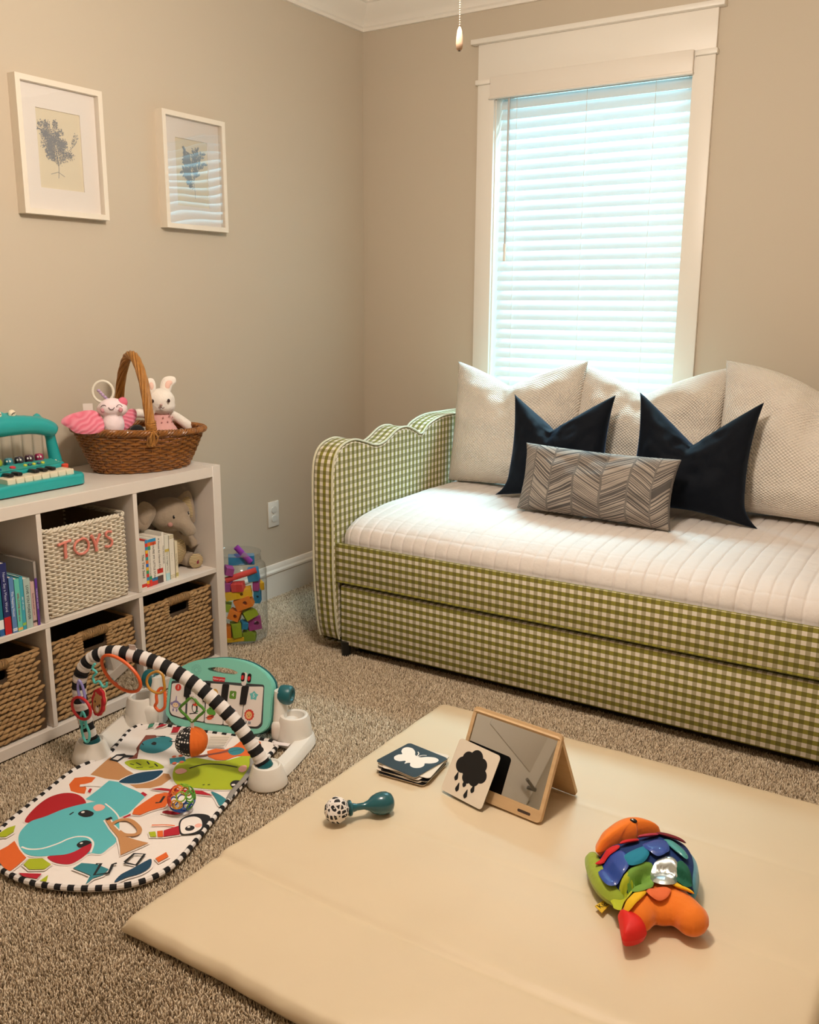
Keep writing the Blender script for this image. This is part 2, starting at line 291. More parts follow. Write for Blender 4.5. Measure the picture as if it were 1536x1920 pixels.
def circ(c, r, n=24, ry=None, rot=0):
    ry = ry or r
    return [(c[0]+r*math.cos(2*PI*i/n)*math.cos(rot)-ry*math.sin(2*PI*i/n)*math.sin(rot), c[1]+r*math.cos(2*PI*i/n)*math.sin(rot)+ry*math.sin(2*PI*i/n)*math.cos(rot)) for i in range(n)]
def rrect(x0, x1, y0, y1, r, n=5):
    out = []
    for cx, cy, a0 in ((x1-r, y1-r, 0), (x0+r, y1-r, PI/2), (x0+r, y0+r, PI), (x1-r, y0+r, 3*PI/2)):
        for i in range(n+1): a = a0+PI/2*i/n; out.append((cx+r*math.cos(a), cy+r*math.sin(a)))
    return out
def bake(o):
    """apply modifiers"""
    bpy.context.view_layer.update()
    dg = bpy.context.evaluated_depsgraph_get()
    me = bpy.data.meshes.new_from_object(o.evaluated_get(dg)); mats = list(o.data.materials)
    o.modifiers.clear(); o.data = me
    if not me.materials:
        for m in mats: me.materials.append(m)
    return o
def blob(name, m, parent, parts, vox=.006, smooth=8, mb=None):
    """one continuous plush skin round ellipsoids (c, r[, euler]) and capsules"""
    b = mb or MB()
    for p in parts:
        if p[0] == 'cap': b.tube(spl(p[1], 5), [x for x in np.interp(np.linspace(0, 1, 5*(len(p[1])-1)+1), np.linspace(0, 1, len(p[2])), p[2])], 12)
        else: b.ell(p[0], p[1], 16, 10, rot=Euler(p[2]).to_matrix() if len(p) > 2 else None)
    o = b.build(name, m, parent)
    r = o.modifiers.new('r', 'REMESH'); r.mode = 'VOXEL'; r.voxel_size = vox; r.use_smooth_shade = True
    s_ = o.modifiers.new('s', 'SMOOTH'); s_.iterations = smooth; s_.factor = .5
    bake(o)
    o.data.polygons.foreach_set('use_smooth', [True]*len(o.data.polygons))
    return o
def text(name, body, size, m, parent, M, depth=.0006, align='CENTER', sx=1):
    cu = bpy.data.curves.new(name, 'FONT'); cu.body = body; cu.size = size; cu.extrude = depth; cu.align_x = align; cu.align_y = 'CENTER'; cu.resolution_u = 2
    t = bpy.data.objects.new('tmp', cu); COL.objects.link(t)
    bpy.context.view_layer.update()
    me = bpy.data.meshes.new_from_object(t.evaluated_get(bpy.context.evaluated_depsgraph_get()))
    COL.objects.unlink(t); bpy.data.objects.remove(t)
    me.transform(M @ Matrix.Diagonal((sx, 1, 1, 1))); me.materials.clear(); me.materials.append(m); me.name = name
    o = bpy.data.objects.new(name, me); COL.objects.link(o); o.parent = parent
    return o
def frame(o, x, y, z):
    """matrix from origin and axis directions"""
    M = Matrix.Identity(4)
    for i, a in enumerate((x, y, z)):
        for k in range(3): M[k][i] = a[k]
    for k in range(3): M[k][3] = o[k]
    return M
FRONT_X = lambda o: frame(o, (0, 1, 0), (0, 0, 1), (1, 0, 0))   # drawing plane that faces +x, drawn left to right along +y
# ------------------------------------------------------------------ room
RX, RY, RZ = 3.6, -4.4, 2.60
wallm = mat('wall_paint', '#c5b8a5', .75, bump=(90, .12, .001))
white = mat('white_trim', '#e9e2d8', .42)
ceilm = mat('ceiling_paint', '#dcd6cb', .8)
def struct(o): o['kind'] = 'structure'; return o
floorm = mat('carpet_backing', '#6d5a45', .95)
b = MB(); b.box(-.1, RX+.1, RY-.1, .12, -.12, -.012); struct(b.build('floor', floorm))
b = MB(); b.box(-.1, 0, RY-.1, .12, -.012, RZ); struct(b.build('wall_left', wallm))
b = MB(); b.box(RX, RX+.1, RY-.1, .12, -.012, RZ); struct(b.build('wall_right', wallm))
b = MB(); b.box(0, RX, RY-.1, RY, -.012, RZ); struct(b.build('wall_front', wallm))
WX0, WX1, WZ0, WZ1 = .690, 1.537, .82, 2.20
b = MB(); b.box(0, WX0, 0, .12, -.012, RZ); b.box(WX1, RX, 0, .12, -.012, RZ); b.box(WX0, WX1, 0, .12, -.012, WZ0); b.box(WX0, WX1, 0, .12, WZ1, RZ)
struct(b.build('wall_back', wallm))
b = MB(); b.box(-.1, RX+.1, RY-.1, .12, RZ, RZ+.1); struct(b.build('ceiling', ceilm))
# crown moulding profile (distance from wall, height)
CP = [(0, 2.485), (.014, 2.485), (.014, 2.497), (.020, 2.503), (.024, 2.515), (.036, 2.528), (.058, 2.548), (.074, 2.566), (.080, 2.578), (.090, 2.582), (.090, 2.6), (0, 2.6)]
def extr(prof, place, a, c, name, m):
    b = MB(); n = len(prof); vs = [place(d, z, a(d)) for d, z in prof] + [place(d, z, c(d)) for d, z in prof]
    fs = [(i, (i+1) % n, (i+1) % n+n, i+n) for i in range(n)] + [list(range(n))[::-1], [i+n for i in range(n)]]
    b.add(vs, fs, smooth=False); o = b.build(name, m, angle=25); return struct(o)
extr(CP, lambda d, z, t: (d, t, z), lambda d: -d, lambda d: RY+d, 'trim_1', white)
extr(CP, lambda d, z, t: (t, -d, z), lambda d: d, lambda d: RX-d, 'trim_2', white)
BP = [(0, -.012), (.014, -.012), (.014, .098), (.018, .104), (.018, .112), (.012, .120), (.010, .132), (.006, .140), (0, .141)]
extr(BP, lambda d, z, t: (d, t, z), lambda d: -d, lambda d: -1.41, 'baseboard_left', white)
extr(BP, lambda d, z, t: (t, -d, z), lambda d: d, lambda d: RX-d, 'baseboard_back', white)
# door by the camera, seen only in the little mirror
b = MB(); b.box(.001, .022, -4.36, -3.62, -.012, 2.06, 0); b.box(.001, .030, -3.62, -3.53, -.012, 2.14, 0); b.box(.001, .030, -4.36, -3.53, 2.06, 2.14)
for z0, z1 in ((.18, .9), (1.05, 1.95)): b.box(.020, .027, -4.25, -3.73, z0, z1, r=.004)
d = struct(b.build('door_1', white))
b = MB(); b.tube([(.022, -4.30, .98), (.075, -4.30, .98)], .012, 10); b.tube([(.07, -4.29, .98), (.07, -4.19, .985)], .009, 10); b.build('door_handle', mat('brushed_nickel', '#8b8880', .35, metal=1), d)

# ------------------------------------------------------------------ window, casing, blind
win = bpy.data.objects.new('window_1', None); COL.objects.link(win); struct(win)
T = .018
X0, X1, I0, I1, LZ = .6145, 1.6153, .6936, 1.5332, 2.2112
b = MB(); b.box(X0, I0, -T, 0, .78, LZ-.02, r=.002); b.build('side_casing', white, win)
b = MB(); b.box(I1, X1, -T, 0, .78, LZ-.02, r=.002); b.build('side_casing', white, win)
for xa, xb in ((X0-.008, .6790), (1.5420, X1+.008)):
    b = MB(); b.box(xa, xb, -T-.012, 0, LZ-.02, LZ, r=.004); b.build('fillet_strip', white, win)
b = MB(); b.box(.6790, 1.5420, -T, 0, LZ-.02, LZ); b.build('head_lining', white, win)
b = MB(); b.box(X0, X1, -T, 0, LZ, 2.350, r=.002); b.build('head_board', white, win)
b = MB(); b.box(X0-.026, X1+.026, -.042, 0, 2.350, 2.370, r=.003); b.build('head_cap', white, win)
b = MB(); b.box(X0-.02, X1+.02, -.055, .05, .80, .825, r=.004); b.build('window_sill', white, win)
b = MB(); b.box(WX0, I0+.004, .0, .12, WZ0, WZ1); b.box(I1-.004, WX1, 0, .12, WZ0, WZ1); b.box(WX0, WX1, 0, .12, 2.19, 2.20); b.build('window_jamb', white, win)
b = MB()
for x0, x1 in ((I0+.004, I0+.044), (I1-.044, I1-.004)): b.box(x0, x1, .085, .115, .83, 2.19)
for z0, z1 in ((.825, .865), (2.15, 2.19)): b.box(I0, I1, .085, .115, z0, z1)
b.build('sash_frame', white, win)
g = NT('window_glass', .05); tr = g.n('ShaderNodeBsdfTransparent'); gl = g.n('ShaderNodeBsdfGlossy'); gl.inputs['Roughness'].default_value = .02
mx = g.n('ShaderNodeMixShader'); mx.inputs[0].default_value = .06; g.l(tr.outputs[0], mx.inputs[1]); g.l(gl.outputs[0], mx.inputs[2]); g.l(mx.outputs[0], g.t.nodes['Material Output'].inputs[0])
b = MB(); b.box(I0+.02, I1-.02, .098, .102, .84, 2.17); b.build('pane', g.m, win)

blind = thing('window_blind', 'white faux-wood slatted blind lowered and closed in the window', 'window blind', (1.1135, 0, .83))
bl = NT('blind_slat', .45); bl.b.inputs['Base Color'].default_value = lin('#eef2f2')
tl = bl.n('ShaderNodeBsdfTranslucent'); tl.inputs[0].default_value = (.72, .92, .97, 1)
ms = bl.n('ShaderNodeMixShader'); ms.inputs[0].default_value = TRANSL; bl.l(bl.b.outputs[0], ms.inputs[1]); bl.l(tl.outputs[0], ms.inputs[2]); bl.l(ms.outputs[0], bl.t.nodes['Material Output'].inputs[0])
bw = mat('blind_white', '#e6ddd2', .45)
HW = .411
def slat_mb():
    b = MB(); n = 8; wd = .048; th = .0028; tilt = math.radians(TILT); vs = []
    for sx in (-HW, HW):
        ring = []
        for k in range(n+1):
            t = -1+2*k/n; y = t*wd/2; z = .0035*(1-t*t); ring.append((y, z+th/2))
        for k in range(n, -1, -1):
            t = -1+2*k/n; y = t*wd/2; z = .0035*(1-t*t); ring.append((y, z-th/2))
        for y, z in ring:
            # lower edge into the room, crown of the slat towards the room
            vs.append((sx, y*math.cos(tilt)-z*math.sin(tilt), y*math.sin(tilt)+z*math.cos(tilt)))
    K = 2*(n+1); fs = [(i, (i+1) % K, (i+1) % K+K, i+K) for i in range(K)] + [list(range(K))[::-1], list(range(K, 2*K))]
    b.add(vs, [f[::-1] for f in fs]); return b
P0 = slat_mb().build('slat', bl.m, blind)
z = 2.116+.0418; first = True
while z > .90:
    o = P0 if first else P0.copy()
    if not first: COL.objects.link(o); o.parent = blind
    first = False
    o.location = (0, .045, z-.83); z -= .0418
b = MB(); b.box(-HW, HW, .027, .063, .03, .052, r=.003); b.build('bottom_rail', bw, blind)
b = MB(); b.box(-HW, HW, .012, .07, 1.32, 1.36); b.build('head_rail', bw, blind)
b = MB(); b.box(-.431, .424, -.036, -.0195, 1.302, 1.384, r=.003); b.box(-.437, .426, -.040, -.0195, 1.298, 1.308, r=.002); b.build('valance', bw, blind)
for x in (-.335, -.02, .265):
    b = MB(); b.tube([(x, .031, 1.31), (x, .031, .06)], .0010, 5); b.tube([(x+.006, .062, 1.31), (x+.006, .062, .06)], .0009, 5); b.build('ladder_cord', bw, blind)
wg = mat('wand_plastic', '#b5afab', .3)
b = MB(); b.tube([(-.352, -.010, 1.315), (-.352, -.014, .70)], .0046, 8); b.build('tilt_wand', wg, blind)
b = MB(); b.tube([(-.352, -.014, .71), (-.352, -.014, .635)], .0068, 8); b.build('wand_grip', bw, blind)

# ------------------------------------------------------------------ daylight, ceiling fan with lamp
w = bpy.data.worlds.new('World'); SC.world = w; w.use_nodes = True
w.node_tree.nodes['Background'].inputs[0].default_value = (.46, .84, 1, 1); w.node_tree.nodes['Background'].inputs[1].default_value = SKY
def area(name, loc, rot, sx, sy, e, c):
    l = bpy.data.lights.new(name, 'AREA'); l.shape = 'RECTANGLE'; l.size = sx; l.size_y = sy; l.energy = e; l.color = c
    o = bpy.data.objects.new(name, l); COL.objects.link(o); o.location = loc; o.rotation_euler = rot; return o
area('daylight', (1.11, 1.35, 1.5+1.35*math.tan(math.radians(ELEV))), (-(PI/2-math.radians(ELEV)), 0, 0), 2.4, 1.2, DAY, (.48, .86, 1))

fan = thing('ceiling_fan', 'white ceiling fan with lamp bowl overhead, out of view above its pull chain', 'ceiling fan', (1.72, -2.17, RZ))
fw = mat('fan_white', '#ded9d0', .4)
b = MB(); b.lathe([(.07, 0), (.07, -.03), (.02, -.06), (.012, -.06), (.012, -.13)], 24); b.build('canopy', fw, fan)
b = MB(); b.lathe([(.03, -.12), (.10, -.135), (.115, -.17), (.10, -.215), (.06, -.225)], 32); b.build('motor_housing', fw, fan)
for i in range(5):
    b = MB(); b.M = Matrix.Rotation(i*2*PI/5+.5, 4, 'Z') @ Matrix.Rotation(.2, 4, 'X'); b.prism(rrect(.14, .62, -.065, .065, .04), -.19, -.183); b.build('blade', fw, fan)
b = MB(); b.lathe([(.06, -.225), (.075, -.24), (.12, -.25), (.125, -.28), (.10, -.33), (.05, -.36), (0, -.37)], 32); b.build('lamp_bowl', mat('lamp_glass', '#fff0d8', .4, emit=('#ffd9a8', 6)), fan)
pl_ = bpy.data.lights.new('fan_lamp', 'POINT'); pl_.energy = LAMP; pl_.color = LCOL; pl_.shadow_soft_size = .12
po = bpy.data.objects.new('fan_lamp', pl_); COL.objects.link(po); po.location = (1.72, -2.17, 2.10)
ch = thing('fan_pull_chain', 'beaded pull chain with a cream bob hanging down beside the window header', 'pull chain', (1.7295, -2.1065, 1.755))
b = MB()
zz = .041
while zz < .56: b.ell((0, 0, zz), (.0016, .0016, .0018), 6, 4); zz += .0042
b.tube([(0, 0, .04), (0, 0, .56)], .0005, 4); b.build('bead_chain', mat('chain_bead', '#b8aa96', .3), ch)
b = MB(); b.lathe([(.0035, 0), (.0058, .003), (.0068, .012), (.0062, .024), (.0045, .035), (.002, .041), (0, .0415)], 16); b.build('bob', mat('bob_cream', '#c9a98f', .3), ch)
b = MB(); b.ell((0, 0, .0), (.0028, .0028, .0012), 8, 4); b.build('bob_plug', mat('dark_plug', '#3a3029', .5), ch)

# ------------------------------------------------------------------ outlet
ot = thing('wall_outlet', 'white duplex outlet plate with plug covers on the left wall', 'outlet', (.0, -.7043, .3711))
b = MB(); b.box(.0, .006, -.035, .035, -.0572, .0572, r=.003); b.build('cover_plate', mat('outlet_white', '#e8e6e0', .3), ot)
for z in (.02, -.02):
    b = MB(); b.M = FRONT_X((0, 0, z)); b.prism([(x, max(-.0135, min(.0135, y))) for x, y in circ((0, 0), .0165, 28)], .0055, .0095, smooth=True); b.build('plug_cover', mat('plug_cover', '#d8d8d4', .25), ot)
b = MB(); b.M = FRONT_X((0, 0, 0)); b.prism(circ((0, 0), .003, 10), .0055, .007); b.build('screw', mat('outlet_white'), ot)

# ------------------------------------------------------------------ picture frames
framem = mat('frame_white', '#e6dccd', .45); matb = mat('mount_board', '#fbf3ec', .9)
gz = NT('picture_glazing', .05); tr = gz.n('ShaderNodeBsdfTransparent'); gl = gz.n('ShaderNodeBsdfGlossy'); gl.inputs['Roughness'].default_value = .015
bpn = gz.n('ShaderNodeBump'); bpn.inputs['Strength'].default_value = .25; bpn.inputs['Distance'].default_value = .006; gz.l(gz.noise(5, detail=0), bpn.inputs['Height']); gz.l(bpn.outputs[0], gl.inputs['Normal'])
fr = gz.n('ShaderNodeLayerWeight'); fr.inputs[0].default_value = .5
mx = gz.n('ShaderNodeMixShader'); gz.l(gz.math('MULTIPLY_ADD', fr.outputs['Fresnel'], .35, .09), mx.inputs[0]); gz.l(tr.outputs[0], mx.inputs[1]); gz.l(gl.outputs[0], mx.inputs[2]); gz.l(mx.outputs[0], gz.t.nodes['Material Output'].inputs[0])
ink = mat('botanical_ink', '#8c9198', .9); paper = mat('print_paper', '#eee2c8', .9)
def picture(label, y0, y1, z0, z1, seed, style):
    yc, zc = (y0+y1)/2, (z0+z1)/2; W2, H2 = (y1-y0)/2, (z1-z0)/2; D = .037
    t = thing('picture_frame', label, 'picture frame', (0, yc, zc), group='botanical prints on the left wall')
    b = MB(); b.M = FRONT_X((0, 0, 0)); fwid = .017
    o_ = [(-W2, -H2), (W2, -H2), (W2, H2), (-W2, H2)]; i_ = [(x*(W2-fwid)/W2, y*(H2-fwid)/H2) for x, y in o_]
    vs = [(x, y, z) for z in (.0, D) for x, y in o_] + [(x, y, z) for z in (.0, D) for x, y in i_]
    fs = []
    for k in range(4):
        k2 = (k+1) % 4
        fs += [(k, k2, 4+k2, 4+k), (4+k, 4+k2, 12+k2, 12+k), (12+k, 12+k2, 8+k2, 8+k), (8+k, 8+k2, k2, k)]
    b.add(vs, fs, smooth=False); b.build('frame', framem, t)
    W3, H3 = W2-fwid-.0005, H2-fwid-.0005; pw, ph = W2*.515, H2*.585
    b = MB(); b.M = FRONT_X((0, 0, 0)); b.prism([(-W3, -H3), (W3, -H3), (W3, H3), (-W3, H3)], .012, .016, hole=[(-pw, -ph), (pw, -ph), (pw, ph), (-pw, ph)]); b.build('mount', matb, t)
    b = MB(); b.M = FRONT_X((0, 0, 0)); b.prism([(-W3, -H3), (W3, -H3), (W3, H3), (-W3, H3)], .004, .0115, 0); Z = .0122
    r = random.Random(seed)
    def branch(p, a, L, wd, lev):
        n = 10; pts = [p]
        for k in range(n):
            a += r.uniform(-.12, .12); p = (p[0]+L/n*math.cos(a), p[1]+L/n*math.sin(a)); pts.append(p)
            if lev < 2 and k > 1:
                for s in ((-1, 1) if lev == 0 else (r.choice((-1, 1)),)):
                    if r.random() < (.8 if lev == 0 else .75): branch(p, a+s*r.uniform(.45, .85), L*r.uniform(.3, .55)*(1-.3*lev), wd*.6, lev+1)
            if lev >= 1:
                for s in ((-1, 1) if style == 0 and r.random() < .62 else (1,)):
                    aa = a+s*r.uniform(.5, 1.3); dd = r.uniform(.003, .010); q = (p[0]+dd*math.cos(aa), p[1]+dd*math.sin(aa))
                    if style == 0: b.flat(circ(q, r.uniform(.0012, .0027), 7, r.uniform(.0009, .0018), aa), Z+r.random()*.0003, 1)
                    else:
                        b.flat([(p[0], p[1]), (q[0]+.002*math.sin(aa), q[1]-.002*math.cos(aa)), (p[0]+.014*math.cos(aa), p[1]+.014*math.sin(aa)), (q[0]-.002*math.sin(aa), q[1]+.002*math.cos(aa))], Z+r.random()*.0003, 1)
        b.stroke(pts, wd, Z, 1)
    if style == 0:
        branch((-.012, -.085), 1.45, .125, .0018, 0); branch((-.010, -.045), .90, .105, .0013, 1); branch((-.010, -.04), 2.0, .075, .0013, 1)
        b.stroke([(-.04, -.075), (-.012, -.066), (.012, -.078)], .0015, Z, 1)
    else:
        branch((.012, -.088), 1.55, .125, .0016, 0)
    b.build('botanical_print', [paper, ink], t)
    b = MB(); b.M = FRONT_X((0, 0, 0)); b.flat([(-W3, -H3), (W3, -H3), (W3, H3), (-W3, H3)], .031); b.build('glazing', gz.m, t)
picture('white-framed flower-sprig print, left and larger-looking of the two on the wall', -1.8602, -1.5356, 1.5565, 1.9645, 11, 0)
picture('white-framed botanical print whose glass reflects the window blind, nearest the corner', -1.2755, -.9589, 1.5519, 1.9568, 5, 1)

# ------------------------------------------------------------------ carpet pile
def carpet():
    g = np.random.default_rng(3); st = .0040
    xs = np.arange(.02, 3.2, st); ys = np.arange(-3.45, -.02, st)
    X, Y = [a.ravel() for a in np.meshgrid(xs, ys)]
    X = X+g.uniform(-.5, .5, X.size)*st; Y = Y+g.uniform(-.5, .5, Y.size)*st
    keep = ~((X < .385) & (Y < -1.43)) & ~((X > 1.30) & (X < 2.50) & (Y > -2.60) & (Y < -1.39)) & ~((X > .70) & (Y > -1.06))
    keep &= ~((X < .58) & (Y > -.9) & False)
    # camera never sees the strip right of the mat or far to the front left
    keep &= ~((X > 2.62) & (Y < -2.9))
    X, Y = X[keep], Y[keep]; n = X.size
    a = g.uniform(0, 2*PI, n); h = g.uniform(.008, .0135, n); lx = g.normal(0, .0021, n); ly = g.normal(0, .0021, n); r = g.uniform(.0013, .0021, n)
    # broad brushed patches of the pile
    ph = np.sin(X*7+2*np.sin(Y*5))+np.sin(Y*9+1.5*np.sin(X*6)); lx += .0006*ph; ly += .0006*np.cos(ph)
    V = np.zeros((n, 4, 3), np.float32)
    for k in range(3):
        aa = a+k*2*PI/3; V[:, k, 0] = X+r*np.cos(aa)+lx*.35; V[:, k, 1] = Y+r*np.sin(aa)+ly*.35; V[:, k, 2] = -.012+h*.55
    V[:, 3, 0] = X+lx; V[:, 3, 1] = Y+ly; V[:, 3, 2] = -.012+h
    # skirt down to the backing
    W = np.zeros((n, 3, 3), np.float32)
    for k in range(3):
        aa = a+k*2*PI/3; W[:, k, 0] = X+.8*r*np.cos(aa); W[:, k, 1] = Y+.8*r*np.sin(aa); W[:, k, 2] = -.012
    A = np.concatenate([V, W], 1).reshape(-1, 3)
    F = np.array([[0, 1, 3], [1, 2, 3], [2, 0, 3], [4, 5, 0], [5, 1, 0], [5, 6, 1], [6, 2, 1], [6, 4, 2], [4, 0, 2]])
    F = (F[None]+7*np.arange(n)[:, None, None]).reshape(-1, 3)
    me = bpy.data.meshes.new('carpet_pile'); me.vertices.add(len(A)); me.vertices.foreach_set('co', A.ravel())
    me.loops.add(F.size); me.loops.foreach_set('vertex_index', F.ravel().astype(np.int32)); me.polygons.add(len(F))
    me.polygons.foreach_set('loop_start', np.arange(0, F.size, 3, dtype=np.int32)); me.polygons.foreach_set('use_smooth', np.ones(len(F), bool)); me.update(calc_edges=True)
    at = me.attributes.new('tuft', 'FLOAT', 'POINT'); at.data.foreach_set('value', np.repeat(g.random(n), 7).astype(np.float32))
    m = NT('carpet_yarn', .95); an = m.n('ShaderNodeAttribute', attribute_name='tuft'); cr = m.n('ShaderNodeValToRGB')
    e = cr.color_ramp.elements; e[0].position = 0; e[0].color = lin(CARP[0]); e[1].position = 1; e[1].color = lin(CARP[3])
    x = e.new(.22); x.color = lin(CARP[1]); x = e.new(.7); x.color = lin(CARP[2])
    m.l(an.outputs['Fac'], cr.inputs[0]); m.col(cr.outputs[0]); m.b.inputs['Specular IOR Level'].default_value = .15
    me.materials.append(m.m); o = bpy.data.objects.new('carpet_pile', me); COL.objects.link(o)
    tag(o, 'beige speckled carpet pile covering the floor', 'carpet', kind='stuff')
carpet()
# ------------------------------------------------------------------ gingham daybed
def gingham(name, p=.0275, strong='v'):
    g = NT(name, .85); u, v = g.uv()
    su = g.math('LESS_THAN', g.math('FRACT', g.math('DIVIDE', u, p)), .5); sv = g.math('LESS_THAN', g.math('FRACT', g.math('DIVIDE', v, p)), .5)
    if strong == 'u': su, sv = sv, su
    c = g.mix(sv, g.mix(su, lin('#ded5c4'), lin('#a89e7e')), g.mix(su, lin('#87812a'), lin('#6c6520')))
    g.col(c); g.b.inputs['Sheen Weight'].default_value = .1
    wv = g.math('MULTIPLY', g.math('SINE', g.math('MULTIPLY', u, 2600)), g.math('SINE', g.math('MULTIPLY', v, 2600)))
    g.bump(wv, .25, .0006)
    return g.m
gh = gingham('green_gingham', strong='v'); ghv = gingham('green_gingham_upright', strong='u')
bed = thing('daybed', 'daybed upholstered in green gingham with scalloped arm under the window', 'daybed', (.675, -1.111, 0))
BX, BY = .675, -1.111
AX0, AX1, BEND = .585, .676, 2.80
prof = [(-1.118, .052), (-1.135, .12), (-1.150, .30), (-1.150, .46), (-1.150, .62), (-1.140, .725), (-1.100, .778), (-1.020, .797), (-.945, .781), (-.873, .760), (-.811, .766), (-.726, .802), (-.655, .806), (-.590, .784), (-.545, .766), (-.486, .800), (-.378, .822), (-.233, .822), (-.085, .820)]
prof = [(p.x, p.y) for p in spl([(a, c, 0) for a, c in prof], 5)]
def arm(x0, x1, name):
    b = MB(); pts = [(y-BY, z) for y, z in prof]; n = len(pts); close = [(-.085-BY, .03), (-1.10-BY, .03)]
    rr = .012
    # rounded shell: rings across the thickness
    xs = [(x0, rr), (x0+.004, .004), (x0+.012, 0), (x1-.012, 0), (x1-.004, .004), (x1, rr)]
    ring = []
    full = pts+close; N = len(full); acc = [0]
    for i in range(1, N): acc.append(acc[-1]+math.hypot(full[i][0]-full[i-1][0], full[i][1]-full[i-1][1]))
    nor = []
    for i in range(N):
        a = full[i-1]; c = full[(i+1) % N]; t = Vector((c[0]-a[0], c[1]-a[1])).normalized(); nor.append(Vector((t.y, -t.x)))
    vs = []
    for x, ins in xs:
        for i, q in enumerate(full): vs.append((x-BX, q[0]+nor[i].x*ins, q[1]+nor[i].y*ins))
    fs = []; uv = []
    for j in range(len(xs)-1):
        for i in range(N-1):
            fs.append((j*N+i, j*N+i+1, (j+1)*N+i+1, (j+1)*N+i)); X = [xs[j][0], xs[j][0], xs[j+1][0], xs[j+1][0]]
            uv.append(((X[0], acc[i]), (X[1], acc[i+1]), (X[2], acc[i+1]), (X[3], acc[i])))
    b.add(vs, fs, 0, uv)
    for j, fl in ((0, True), (len(xs)-1, False)):
        P = [Vector((vs[j*N+i][1], vs[j*N+i][2], 0)) for i in range(N)]
        F_ = []; U_ = []
        for t in tessellate_polygon([P]):
            t = list(t)
            if ((P[t[1]]-P[t[0]]).cross(P[t[2]]-P[t[0]]).z > 0) == fl: t = t[::-1]
            F_.append([j*N+k for k in t]); U_.append([(vs[j*N+k][1], vs[j*N+k][2]) for k in t])
        b.add(vs, F_, 0, U_, smooth=False)
    b.build(name, ghv, bed, angle=50)
arm(AX0, AX1, 'scalloped_arm'); arm(BEND, BEND+.09, 'scalloped_arm')
pip = mat('piping_cord', '#cfcbb2', .8)
for x in (AX1-.001, AX0+.001):
    b = MB(); b.tube([(x-BX, y-BY, z) for y, z in [(p[0], p[1]) for p in prof]], .0042, 6); o = b.build('piping', pip, bed)
for m_ in (): pass
# back panel (mostly behind the pillows), rails, trundle
b = MB(); b.box(AX1-BX, BEND-BX, -.165-BY, -.09-BY, .05, .815, r=.018, seg=3); boxuv(b.build('back_panel', gh, bed))
b = MB(); b.box(AX1-.02-BX, BEND+.02-BX, -.02, -.008, .282, .4297, r=.006); boxuv(b.build('front_rail', gh, bed))
b = MB(); b.tube([(AX1-.012-BX, -.021, .284), (BEND-BX, -.021, .284)], .004, 6); boxuv(b.build('piping', gh, bed))
b = MB(); b.box(AX1-BX, BEND-BX, .012, .88, .24, .395); b.build('slat_deck', mat('deck_gap_shade', '#14110f', .95), bed)  # near-black colour puts the shade into the gap above the trundle
tr_ = MB(); tr_.box(.012, BEND-.01-BX, -.012, .05, .035, .2665, r=.006); to = boxuv(tr_.build('trundle_drawer', gh, bed))
b = MB(); b.box(.05, BEND-.05-BX, .05, .8, .04, .24); b.build('trundle_box', mat('deck_gap_shade'), to)
for x in (.03, BEND-.05-BX):
    for y in (-.005, .80):
        b = MB(); b.lathe([(.016, -.008), (.02, .05)], 12); o = b.build('foot', mat('black_foot', '#151310', .5), bed); o.location = (x, y, 0)

